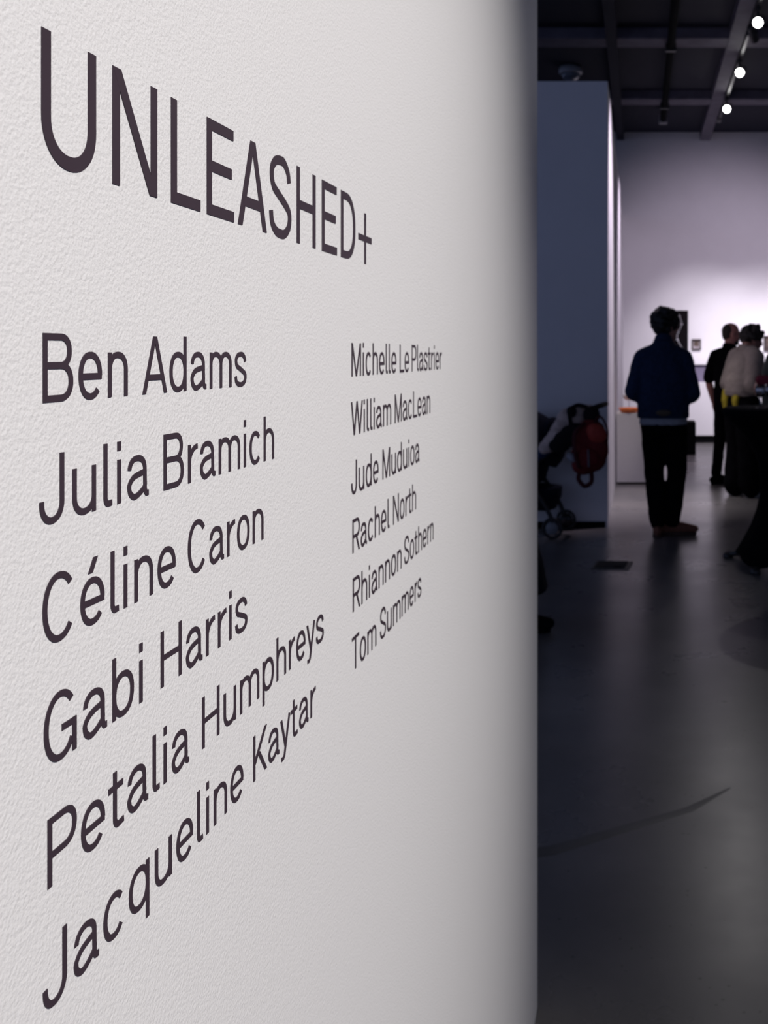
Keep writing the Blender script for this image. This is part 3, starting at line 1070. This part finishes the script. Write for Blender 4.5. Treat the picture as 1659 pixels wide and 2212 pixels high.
# --- man in the denim jacket, back to us
J1 = pose(head=(0.025, 0.02, 1.645), yaw=math.radians(-58), pitch=math.radians(-6),
          sh_l=(-0.160, 0, 1.375), sh_r=(0.160, 0, 1.375), el_l=(-0.225, -0.03, 1.13), el_r=(0.215, -0.02, 1.11),
          wr_l=(-0.12, 0.18, 1.06), wr_r=(0.10, 0.19, 1.08), hb_l=(0, 0.4, 0.9), hb_r=(0, 0.4, 0.9), ht_l=(0, 0, 1), ht_r=(0, 0, 1), curl_l=0.8, curl_r=0.8,
          hip_l=(-0.085, 0, 0.88), hip_r=(0.095, 0, 0.88), kn_l=(-0.070, 0.02, 0.49), kn_r=(0.110, 0.02, 0.49),
          an_l=(-0.042, -0.05, 0.09), an_r=(0.066, 0.03, 0.09), toe_l=(-0.025, 0.10, 0.03), toe_r=(0.225, 0.05, 0.03))
DENIM = mat('navy_denim', (0.011, 0.022, 0.058), 0.8, 0.2, var=0.25, vscale=40, bump=0.3, bscale=260)
BLACKCL = mat('black_cloth', (0.003, 0.003, 0.0045), 0.9, 0.05, var=0.2, vscale=20)
GREYT = mat('grey_tee', (0.33, 0.34, 0.38), 0.85, 0.15, var=0.1)
TAN = mat('tan_suede', (0.20, 0.085, 0.055), 0.8, 0.2, var=0.15)
MAN = thing('person', 'standing person in a navy denim jacket and black trousers, back turned', 'person', (0.19, 8.13, 0))
body_mesh(J1, SKIN_A, MAN)
trousers(J1, BLACKCL, MAN, (0.094, 0.090, 0.078, 0.067), 0.105, (0.178, 0.125), 1.0)
bt = bmesh.new()
loft(bt, [(0, 0, 0.865, 0.188, 0.132), (0, 0, 0.90, 0.188, 0.132), (0, 0, 1.05, 0.165, 0.12), (0, 0, 1.1, 0.15, 0.11)])
organic('shirt', bt, GREYT, MAN, 0.010, 3, 0.010, 12)
jk = top_garment('jacket', J1, DENIM, MAN, [(0, 0, 0.925, 0.198, 0.142), (0, 0, 0.96, 0.202, 0.146), (0, 0.0, 1.10, 0.205, 0.158), (0, 0, 1.26, 0.205, 0.150), (0, 0, 1.37, 0.178, 0.120), (0, 0, 1.43, 0.140, 0.098), (0, 0, 1.48, 0.100, 0.080), (0, -0.005, 1.535, 0.064, 0.062)],
                 (0.078, 0.076, 0.078, 0.060), 1.9, 0.016)
ring_collar(J1, DENIM, MAN, 1.515, 0.064, 0.066, 0.015, 0.038, jk)
bh = bmesh.new()
blob(bh, (0, 0, 0), (0.06, 0.008, 0.025))
bmesh.ops.translate(bh, verts=bh.verts, vec=(0.0, -0.147, 0.965))
obj('back_patch', bh, mat('leather_patch', (0.07, 0.05, 0.03), 0.6), jk, True)
bw = bmesh.new()
loft(bw, [(0, 0, 0.920, 0.203, 0.148), (0, 0, 0.965, 0.206, 0.151)])
organic('waistband', bw, DENIM, jk, 0.010, 2)
curls(J1, HAIR, MAN, 80, 0.024, 0.05, -0.02, 1.06, -0.055, 3)
shoes(J1, TAN, MAN, mat('brown_sole', (0.07, 0.04, 0.03), 0.7))

# --- man in the black polo, turned away to the right
J2 = pose(head=(0.0, 0.05, 1.635), yaw=math.radians(-42), pitch=math.radians(-8), lean=0.02, sh_l=(-0.17, 0, 1.385), sh_r=(0.17, 0, 1.385),
          el_l=(-0.250, -0.03, 1.13), wr_l=(-0.245, 0.06, 0.89), ht_l=(0, 1, 0), hb_l=(-1, 0, 0),
          wr_r=(0.12, 0.26, 1.10), el_r=(0.225, -0.01, 1.12), kn_l=(-0.12, 0.0, 0.50), an_l=(-0.135, -0.05, 0.09), toe_l=(-0.06, 0.10, 0.03))
MAN2 = thing('person', 'person in a black short-sleeved shirt and black trousers, cropped hair, left forearm bare', 'person', (0.975, 11.25, 0), math.radians(-38))
body_mesh(J2, SKIN_B, MAN2)
trousers(J2, BLACKCL, MAN2, (0.092, 0.08, 0.064, 0.058), 0.095)
tp = top_garment('shirt', J2, BLACKCL, MAN2, [(0, 0, 0.87, 0.172, 0.132), (0, 0, 0.95, 0.172, 0.140), (0, 0.01, 1.10, 0.165, 0.148), (0, 0.02, 1.27, 0.182, 0.142), (0, 0.015, 1.38, 0.165, 0.11), (0, 0.015, 1.49, 0.08, 0.072)],
                 (0.076, 0.074, 0.070, 0.06), 0.90, 0.012)
ring_collar(J2, BLACKCL, MAN2, 1.472, 0.076, 0.07, 0.014, 0.035, tp)
M2 = head_matrix(J2)
bmh = bmesh.new()
blob(bmh, (0, -0.042, 0.020), (0.078, 0.074, 0.080), M=M2)
blob(bmh, (0, -0.052, -0.022), (0.066, 0.054, 0.066), M=M2)
organic('hair', bmh, HAIR_S, MAN2, 0.007, 2)
bmb = bmesh.new()
blob(bmb, (0, 0.052, -0.088), (0.054, 0.046, 0.040), M=M2)
organic('beard', bmb, HAIR_S, MAN2, 0.007, 2)
shoes(J2, M_black, MAN2)

# --- person in the cream jacket, in profile to the right
J3 = pose(head=(0.0, 0.115, 1.562), yaw=math.radians(-14), pitch=math.radians(-14), lean=0.045,
          sh_l=(-0.17, 0.03, 1.38), sh_r=(0.17, 0.03, 1.38), el_l=(-0.21, -0.04, 1.12), el_r=(0.21, -0.03, 1.12),
          wr_l=(-0.15, 0.17, 1.07), wr_r=(0.12, 0.19, 1.08), hb_l=(0, 0.3, 0.9), hb_r=(0, 0.3, 0.9), ht_l=(0, 0, 1), ht_r=(0, 0, 1),
          an_l=(-0.10, -0.04, 0.09), an_r=(0.09, 0.02, 0.09), toe_l=(-0.11, 0.15, 0.03), toe_r=(0.10, 0.22, 0.03))
CREAM = mat('cream_wool', (0.33, 0.29, 0.255), 0.9, 0.15, var=0.08, vscale=30, bump=0.4, bscale=180)
YELLOW = mat('mustard_cloth', (0.42, 0.34, 0.03), 0.8, 0.2, var=0.1)
WOM = thing('person', 'person with dark curly hair in a cream jacket, in profile beside the tall black table', 'person', (1.035, 10.33, 0), math.radians(-62))
body_mesh(J3, SKIN_C, WOM)
trousers(J3, BLACKCL, WOM, (0.135, 0.140, 0.130, 0.112), 0.085, (0.19, 0.15), 0.98)
for nm, x0 in (('shirt_tail', -0.105), ('shirt_tail', 0.075)):
    by = bmesh.new()
    loft(by, [(x0, -0.135, 0.86, 0.030, 0.022), (x0 - 0.01, -0.138, 0.96, 0.045, 0.028), (x0 - 0.01, -0.12, 1.06, 0.055, 0.03)])
    for i in range(2):
        pass
    organic(nm, by, YELLOW, WOM, 0.008, 2, 0.008, 12)
for x0 in (-0.165,):
    by = bmesh.new()
    loft(by, [(x0, -0.045, 0.86, 0.026, 0.045), (x0 - 0.01, -0.045, 0.96, 0.03, 0.06), (x0, -0.045, 1.06, 0.03, 0.06)])
    organic('shirt_tail', by, YELLOW, WOM, 0.008, 2, 0.008, 12)
ck = top_garment('jacket', J3, CREAM, WOM, [(0, 0, 1.00, 0.178, 0.165), (0, 0, 1.04, 0.186, 0.175), (0, 0.005, 1.16, 0.196, 0.175), (0, 0.02, 1.30, 0.195, 0.15), (0, 0.035, 1.39, 0.165, 0.115), (0, 0.04, 1.455, 0.088, 0.076)],
                 (0.090, 0.088, 0.082, 0.056), 1.95, 0.018)
ring_collar(J3, CREAM, WOM, 1.445, 0.080, 0.072, 0.018, 0.04, ck)
curls(J3, HAIR, WOM, 90, 0.024, 0.055, 0.015, 1.0, -0.03, 11, 0.014)
shoes(J3, mat('pale_canvas_shoe', (0.42, 0.43, 0.44), 0.7), WOM, mat('white_sole', (0.5, 0.5, 0.5), 0.6))

# --- person mostly outside the right edge, maroon sleeve reaching in
J4 = pose(head=(0.0, -0.01, 1.60), yaw=math.radians(10), sh_l=(-0.18, 0.0, 1.37), sh_r=(0.18, 0.0, 1.37), el_l=(-0.23, -0.06, 1.15), wr_l=(-0.17, 0.17, 1.19),
          el_r=(0.23, -0.05, 1.13), wr_r=(0.12, 0.15, 1.15), hf_l=(0.1, 0.35, -0.9), hf_r=(-0.2, 0.6, -0.5), hb_l=(-0.2, 0.9, 0.3), hb_r=(0.4, 0.7, 0.6), ht_l=(1, 0, 0), ht_r=(-1, 0, 0.2), curl_l=0.7, curl_r=0.7)
MAROON = mat('maroon_knit', (0.10, 0.012, 0.028), 0.85, 0.15, var=0.15, vscale=30)
GREEN = mat('dark_green_quilt', (0.012, 0.022, 0.020), 0.7, 0.25, var=0.15)
P4 = thing('person', 'person in a dark green waistcoat with maroon sleeves, at the right edge of view', 'person', (1.255, 9.25, 0), math.radians(75))
body_mesh(J4, SKIN_A, P4)
trousers(J4, BLACKCL, P4)
top_garment('jumper', J4, MAROON, P4, [(0, 0, 0.92, 0.18, 0.13), (0, 0, 1.1, 0.175, 0.13), (0, 0, 1.28, 0.19, 0.13), (0, 0, 1.39, 0.17, 0.105), (0, 0, 1.45, 0.085, 0.07)], (0.078, 0.07, 0.062, 0.046), 1.93, 0.012)
bg_ = bmesh.new()
loft(bg_, [(0, 0, 0.90, 0.20, 0.16), (0, 0, 1.1, 0.20, 0.165), (0, 0, 1.28, 0.205, 0.155), (0, 0, 1.38, 0.175, 0.125), (0, 0, 1.46, 0.10, 0.085)])
organic('waistcoat', bg_, GREEN, P4, 0.010, 4, 0.014, 12)
curls(J4, HAIR, P4, 60, 0.02, 0.05, -0.03, 1.04, -0.08, 5)
shoes(J4, M_black, P4)

# --- person hidden behind the end of the lettered wall, only a flared hem and a shoe in view
J5 = pose(an_r=(0.10, 0.13, 0.09), toe_r=(0.09, 0.285, 0.03), kn_r=(0.09, 0.10, 0.50), an_l=(-0.09, -0.12, 0.09), toe_l=(-0.10, 0.04, 0.03),
          wr_l=(-0.22, 0.12, 0.92), wr_r=(0.22, 0.12, 0.92))
NAVYCL = mat('dark_navy_cloth', (0.006, 0.009, 0.016), 0.85, 0.15, var=0.2)
P5 = thing('person', 'person in a long dark navy coat mostly hidden behind the end of the lettered wall', 'person', (-0.775, 5.42, 0), math.radians(-90))
body_mesh(J5, SKIN_A, P5)
trousers(J5, BLACKCL, P5, hem=0.10)
bco = bmesh.new()
loft(bco, [(0, 0.06, 0.20, 0.26, 0.245), (0, 0.045, 0.50, 0.225, 0.19), (0, 0.02, 0.80, 0.20, 0.15), (0, 0.0, 1.10, 0.175, 0.13), (0, 0, 1.28, 0.195, 0.13), (0, 0, 1.40, 0.175, 0.105), (0, 0, 1.465, 0.09, 0.07)])
for s, sx in (('l', -1), ('r', 1)):
    limb(bco, [(sx * 0.10, 0, 1.41), J5['sh_' + s], J5['el_' + s], Vector(J5['el_' + s]) * 0.1 + Vector(J5['wr_' + s]) * 0.9], [0.08, 0.08, 0.062, 0.05])
organic('coat', bco, NAVYCL, P5, 0.010, 4, 0.014, 9)
curls(J5, HAIR, P5, 60, 0.02, 0.05, -0.03, 1.04, -0.09, 9)
shoes(J5, M_black, P5)

# ------------------------------------------------------------------ tall black cocktail table with stretch cover
SPANDEX = mat('black_stretch_cover', (0.0025, 0.0025, 0.003), 0.85, 0.06, var=0.2)
tb = thing('cocktail_table', 'tall round cocktail table under a black stretch cover, right foreground', 'table', (0.95, 7.05, 0))
bm = bmesh.new()
NS = 72
prof = [(1.050, 0.380), (1.040, 0.386), (1.015, 0.384), (0.96, 0.335), (0.90, 0.270), (0.82, 0.205), (0.74, 0.160), (0.66, 0.135), (0.56, 0.128), (0.46, 0.138), (0.36, 0.165), (0.26, 0.205), (0.16, 0.258), (0.08, 0.305), (0.035, 0.335)]
rings = []
for z, r in prof:
    ring = []
    for i in range(NS):
        t_ = 2 * PI * i / NS
        lobe = max(0.0, math.cos(2 * (t_ - math.radians(59)))) ** 2
        k = max(0.0, 1 - z / 0.62)
        rr = r * (1 - 0.12 * k) + lobe * k * 0.085
        zz = z + (1 - lobe) * 0.05 * max(0, 1 - z / 0.3)
        ring.append(bm.verts.new((rr * math.cos(t_), rr * math.sin(t_), zz)))
    rings.append(ring)
for a_, b_ in zip(rings[:-1], rings[1:]):
    for i in range(NS):
        j = (i + 1) % NS
        bm.faces.new((a_[i], a_[j], b_[j], b_[i]))
cover = obj('stretch_cover', bm, SPANDEX, tb, True)
obj('tabletop', lathe(bmesh.new(), [(0.36, 1.015), (0.377, 1.022), (0.379, 1.05), (0.372, 1.056), (0.01, 1.056)], 56), mat('black_tabletop', (0.005, 0.005, 0.006), 0.9, 0.1), tb, True)
bpole = bmesh.new()
tube(bpole, [(0, 0, 0.03), (0, 0, 1.02)], 0.03, 14)
obj('pole', bpole, M_blackmetal, tb)
for k in range(4):
    a_ = math.radians(59 + 90 * k)
    bl = bmesh.new()
    tube(bl, [(0, 0, 0.10), (0.2 * math.cos(a_), 0.2 * math.sin(a_), 0.06), (0.375 * math.cos(a_), 0.375 * math.sin(a_), 0.028)], 0.018, 10)
    leg = obj('leg', bl, M_blackmetal, tb)
    bf = bmesh.new()
    lathe(bf, [(0.034, 0.0), (0.036, 0.012), (0.03, 0.03), (0.015, 0.042)], 18, (0.385 * math.cos(a_), 0.385 * math.sin(a_), 0))
    obj('foot_cup', bf, M_blackmetal, leg, True)

# glasses on it
M_glass = glass_mat('clear_glass', (0.97, 0.97, 1.0), 0.16)
for gx, gy, lab in ((-0.135, -0.06, 'clear stemmed wine glass on the black cocktail table, left one'), (-0.055, 0.05, 'clear stemmed wine glass on the black cocktail table, right one')):
    g = thing('wine_glass', lab, 'wine glass', (0.95 + gx, 7.05 + gy, 1.056), 0, 'glasses on the cocktail table')
    obj('foot', lathe(bmesh.new(), [(0.034, 0.0), (0.034, 0.002), (0.006, 0.006)], 28), M_glass, g, True)
    obj('stem', lathe(bmesh.new(), [(0.005, 0.005), (0.0035, 0.03), (0.0038, 0.06), (0.008, 0.072)], 16), M_glass, g, True)
    obj('bowl', lathe(bmesh.new(), [(0.006, 0.070), (0.026, 0.082), (0.036, 0.105), (0.037, 0.125), (0.031, 0.158), (0.0295, 0.158), (0.0345, 0.125), (0.033, 0.106), (0.024, 0.086), (0.003, 0.076)], 32), M_glass, g, True)

# ------------------------------------------------------------------ stroller parked against the partition
SN = mat('navy_stroller_fabric', (0.006, 0.008, 0.018), 0.85, 0.15, var=0.2)
SF = mat('black_stroller_frame', (0.008, 0.008, 0.010), 0.4, 0.4)
HUBM = mat('grey_wheel_hub', (0.16, 0.17, 0.19), 0.5, 0.4, var=0.05)
ST = thing('stroller', 'dark navy folding stroller parked in front of the blue-grey partition', 'stroller', (-0.875, 8.22, 0), math.radians(-8))


def wheel(cx, cy, r, m_h=HUBM, w_=0.04):
    bm = bmesh.new()
    pts = [(cx + r * 0.86 * math.cos(2 * PI * i / 28), cy, r + r * 0.86 * math.sin(2 * PI * i / 28)) for i in range(28)]
    tube(bm, pts, r * 0.145, 10, True)
    wh = obj('wheel', bm, SF, ST, True)
    bh = bmesh.new()
    lathe(bh, [(0.005, -w_ / 2 - 0.006), (r * 0.5, -w_ / 2), (r * 0.62, -w_ / 4), (r * 0.62, w_ / 4), (r * 0.5, w_ / 2), (0.005, w_ / 2 + 0.006)], 24)
    bmesh.ops.rotate(bh, verts=bh.verts, cent=(0, 0, 0), matrix=Matrix.Rotation(PI / 2, 3, 'X'))
    bmesh.ops.translate(bh, verts=bh.verts, vec=(cx, cy, r))
    obj('hub', bh, m_h, wh, True)
    br = bmesh.new()
    for k in range(6):
        a = PI * k / 3
        tube(br, [(cx + r * 0.4 * math.cos(a), cy, r + r * 0.4 * math.sin(a)), (cx + r * 0.8 * math.cos(a), cy, r + r * 0.8 * math.sin(a))], r * 0.07, 6)
    obj('spokes', br, SF, wh)


wheel(0.245, -0.22, 0.083)
wheel(0.265, 0.20, 0.083, SF)
wheel(-0.44, -0.17, 0.070)
wheel(-0.44, 0.15, 0.070)
for sy in (-0.22, 0.20):
    bf = bmesh.new()
    tube(bf, spline([(0.55, sy * 0.9, 1.00), (0.42, sy * 0.95, 0.90), (0.15, sy, 0.60), (-0.12, sy, 0.34), (-0.44, sy * 0.8, 0.10)], 6), 0.014, 10)
    obj('side_tube', bf, SF, ST, True)
    bf = bmesh.new()
    tube(bf, spline([(0.02, sy, 0.50), (0.12, sy, 0.36), (0.22, sy, 0.20), (0.26, sy, 0.083)], 6), 0.017, 10)
    obj('rear_leg', bf, SF, ST, True)
bf = bmesh.new()
tube(bf, spline([(0.55, -0.198, 1.00), (0.60, -0.16, 1.02), (0.60, 0.15, 1.02), (0.55, 0.18, 1.00)], 6), 0.019, 12)
obj('handle', bf, mat('foam_grip', (0.008, 0.008, 0.009), 0.9), ST, True)
bf = bmesh.new()
tube(bf, [(0.262, -0.22, 0.083), (0.262, 0.20, 0.083)], 0.012, 10)
obj('rear_axle', bf, SF, ST)
# seat: reclined padded shell
bs = bmesh.new()
for i in range(9):
    u = i / 8
    blob(bs, (0.20 - 0.10 * u * 1.2, 0, 0.86 - 0.40 * u), (0.06, 0.19, 0.06))
for i in range(6):
    u = i / 5
    blob(bs, (0.08 - 0.28 * u, 0, 0.45 + 0.03 * u), (0.06, 0.19, 0.05))
for i in range(5):
    u = i / 4
    blob(bs, (-0.20 - 0.10 * u, 0, 0.47 - 0.22 * u), (0.05, 0.17, 0.05))
organic('seat', bs, SN, ST, 0.012, 5, 0.012, 8)
# canopy: quarter shell hood with ribs
bc = bmesh.new()
cR = 0.275
grid = []
for i in range(15):
    th = math.radians(-38 + 150 * i / 14)
    row = []
    for k in range(17):
        ph = math.radians(-90 + 180 * k / 16)
        sag = 1 - 0.03 * math.cos(i / 14 * 6 * PI)
        row.append(bc.verts.new((0.02 + cR * sag * math.cos(ph) * math.cos(th), 0.235 * math.sin(ph), 0.69 + cR * sag * math.cos(ph) * math.sin(th))))
    grid.append(row)
for i in range(14):
    for k in range(16):
        bc.faces.new((grid[i][k], grid[i][k + 1], grid[i + 1][k + 1], grid[i + 1][k]))
bmesh.ops.remove_doubles(bc, verts=bc.verts, dist=0.0005)
can = obj('canopy', bc, SN, ST, True)
sol = can.modifiers.new('thick', 'SOLIDIFY')
sol.thickness = 0.008
bb = bmesh.new()
loft(bb, [(0.06, -0.01, 0.20, 0.16, 0.15), (0.06, -0.01, 0.30, 0.21, 0.18), (0.06, -0.01, 0.38, 0.215, 0.185)])
organic('basket', bb, SN, ST, 0.012, 3, 0.012, 8)
bfr = bmesh.new()
tube(bfr, [(-0.30, -0.15, 0.24), (-0.33, -0.15, 0.22), (-0.33, 0.14, 0.22), (-0.30, 0.14, 0.24)], 0.012, 8)
obj('footrest', bfr, SF, ST)

# light blue muslin inside, beige blanket over the hood, handbag, red backpack


def cloth_lump(name, label, cat, pts, rads, m, flat=0.55, seed=1, wr=0.03):
    rnd = random.Random(seed)
    bm = bmesh.new()
    P = [Vector(p) for p in spline(pts, 6)]
    n = len(P)
    for i, p in enumerate(P):
        u = i / (n - 1) * (len(rads) - 1)
        r = rads[int(u)] * (1 - u % 1) + rads[min(int(u) + 1, len(rads) - 1)] * (u % 1)
        blob(bm, p + Vector((rnd.uniform(-1, 1), rnd.uniform(-1, 1), rnd.uniform(-1, 1))) * r * 0.25, (r, r * flat, r * 0.9), (rnd.uniform(-.4, .4), rnd.uniform(-.4, .4), 0))
    o = organic(name, bm, m, None, 0.008, 3, wr, 9)
    tag(o, label, cat)
    return o


def stp(x, y, Y):
    return px(x, y, Y)


YB = 7.92
BEIGE = mat('beige_fleece', (0.50, 0.40, 0.36), 0.95, 0.1, var=0.2, vscale=14, bump=0.6, bscale=60)
MUSL = mat('blue_muslin', (0.030, 0.055, 0.13), 0.9, 0.1, var=0.2)
cloth_lump('blanket', 'crumpled beige blanket draped over the stroller between hood and handle', 'blanket',
           [stp(1178, 968, YB - .05), stp(1200, 948, YB - .04), stp(1220, 922, YB), stp(1238, 903, YB), stp(1257, 896, YB + .02), stp(1274, 888, YB + .06)], [0.045, 0.07, 0.085, 0.085, 0.07, 0.05], BEIGE, 0.7, 4)
cloth_lump('muslin_cloth', 'folded blue cloth hanging in the stroller seat beside the lettered wall edge', 'cloth',
           [stp(1150, 988, 7.98), stp(1165, 979, 7.97), stp(1184, 972, 7.97)], [0.052, 0.048, 0.03], MUSL, 1.0, 9)
# black handbag on the handle
DBAG = mat('black_canvas_bag', (0.008, 0.007, 0.009), 0.85, 0.15, var=0.2)
hb = thing('handbag', 'small black bag hanging from the stroller handle, over the blanket', 'bag', tuple(stp(1245, 925, YB - .10)))
b1 = bmesh.new()
blob(b1, (0, 0, -0.03), (0.12, 0.05, 0.07))
blob(b1, (-0.07, -0.01, -0.08), (0.10, 0.05, 0.06))
blob(b1, (-0.13, -0.01, -0.13), (0.08, 0.045, 0.06))
organic('body', b1, DBAG, hb, 0.009, 3, 0.018, 12)
b1 = bmesh.new()
tube(b1, spline([(-0.04, 0.02, 0.02), (-0.05, 0.0, 0.12), (0.0, 0.02, 0.17), (0.08, 0.03, 0.15), (0.13, 0.02, 0.06), (0.10, 0.0, 0.0)], 6), 0.016, 8, flat=0.5)
obj('strap', b1, DBAG, hb, True)
b1 = bmesh.new()
blob(b1, (-0.035, 0.0, 0.125), (0.042, 0.03, 0.045))
blob(b1, (0.115, 0.01, 0.10), (0.065, 0.03, 0.07))
organic('bag_flap', b1, DBAG, hb, 0.008, 2, 0.01, 12)

RED = mat('red_backpack_canvas', (0.13, 0.012, 0.014), 0.75, 0.2, var=0.15, bump=0.3, bscale=200)
REDL = mat('bright_red_flap', (0.34, 0.045, 0.030), 0.7, 0.25, var=0.1)
WEB = mat('dark_red_webbing', (0.050, 0.008, 0.012), 0.8, 0.2)
GREYP = mat('pale_grey_pocket', (0.28, 0.28, 0.32), 0.8, 0.2)
bp_ = thing('backpack', 'red backpack hanging from the handle of the stroller', 'backpack', tuple(stp(1272, 962, YB - .10)))
b1 = bmesh.new()
for q, r in (((0.0, 0, 0.05), (0.135, 0.075, 0.13)), ((0.0, 0, -0.08), (0.14, 0.085, 0.13)), ((0.02, 0, 0.12), (0.10, 0.06, 0.08)), ((-0.03, -0.01, -0.14), (0.10, 0.075, 0.08)), ((0.05, 0, -0.02), (0.105, 0.08, 0.14))):
    blob(b1, q, r)
bpb = organic('body', b1, RED, bp_, 0.010, 4, 0.02, 9)
b1 = bmesh.new()
blob(b1, (0.055, -0.045, 0.09), (0.085, 0.05, 0.075), (0, 0.5, 0))
organic('flap', b1, REDL, bp_, 0.008, 3, 0.012, 10)
b1 = bmesh.new()
blob(b1, (-0.01, -0.075, -0.09), (0.095, 0.035, 0.085))
organic('front_pocket', b1, RED, bp_, 0.008, 3, 0.008, 10)
b1 = bmesh.new()
blob(b1, (-0.125, -0.03, -0.09), (0.048, 0.035, 0.032), (0, 0.6, 0))
organic('side_pocket', b1, GREYP, bp_, 0.008, 2, 0.006, 12)
for pts in ([(0.04, -0.02, 0.16), (0.09, -0.06, 0.22), (0.14, -0.04, 0.12), (0.135, -0.02, -0.02)], [(-0.03, -0.03, 0.17), (-0.10, -0.09, 0.10), (-0.10, -0.105, -0.04), (-0.07, -0.09, -0.16)]):
    b1 = bmesh.new()
    tube(b1, spline(pts, 7), 0.02, 10, flat=0.4)
    obj('strap', b1, WEB, bp_, True)
b1 = bmesh.new()
tube(b1, spline([(-0.065, -0.03, -0.19), (-0.075, -0.035, -0.25), (-0.03, -0.04, -0.30), (0.02, -0.035, -0.27), (0.02, -0.03, -0.19)], 8), 0.017, 10, flat=0.6)
obj('grab_loop', b1, WEB, bp_, True)
b1 = bmesh.new()
tube(b1, [(0.0, -0.108, -0.02), (0.005, -0.112, -0.15)], 0.007, 8)
obj('zip', b1, mat('grey_zip', (0.12, 0.11, 0.13), 0.6), bp_)
b1 = bmesh.new()
tube(b1, spline([(-0.03, 0.02, 0.16), (-0.01, 0.10, 0.235), (0.03, 0.12, 0.24), (0.04, 0.03, 0.17)], 6), 0.009, 8)
obj('carry_handle', b1, WEB, bp_, True)
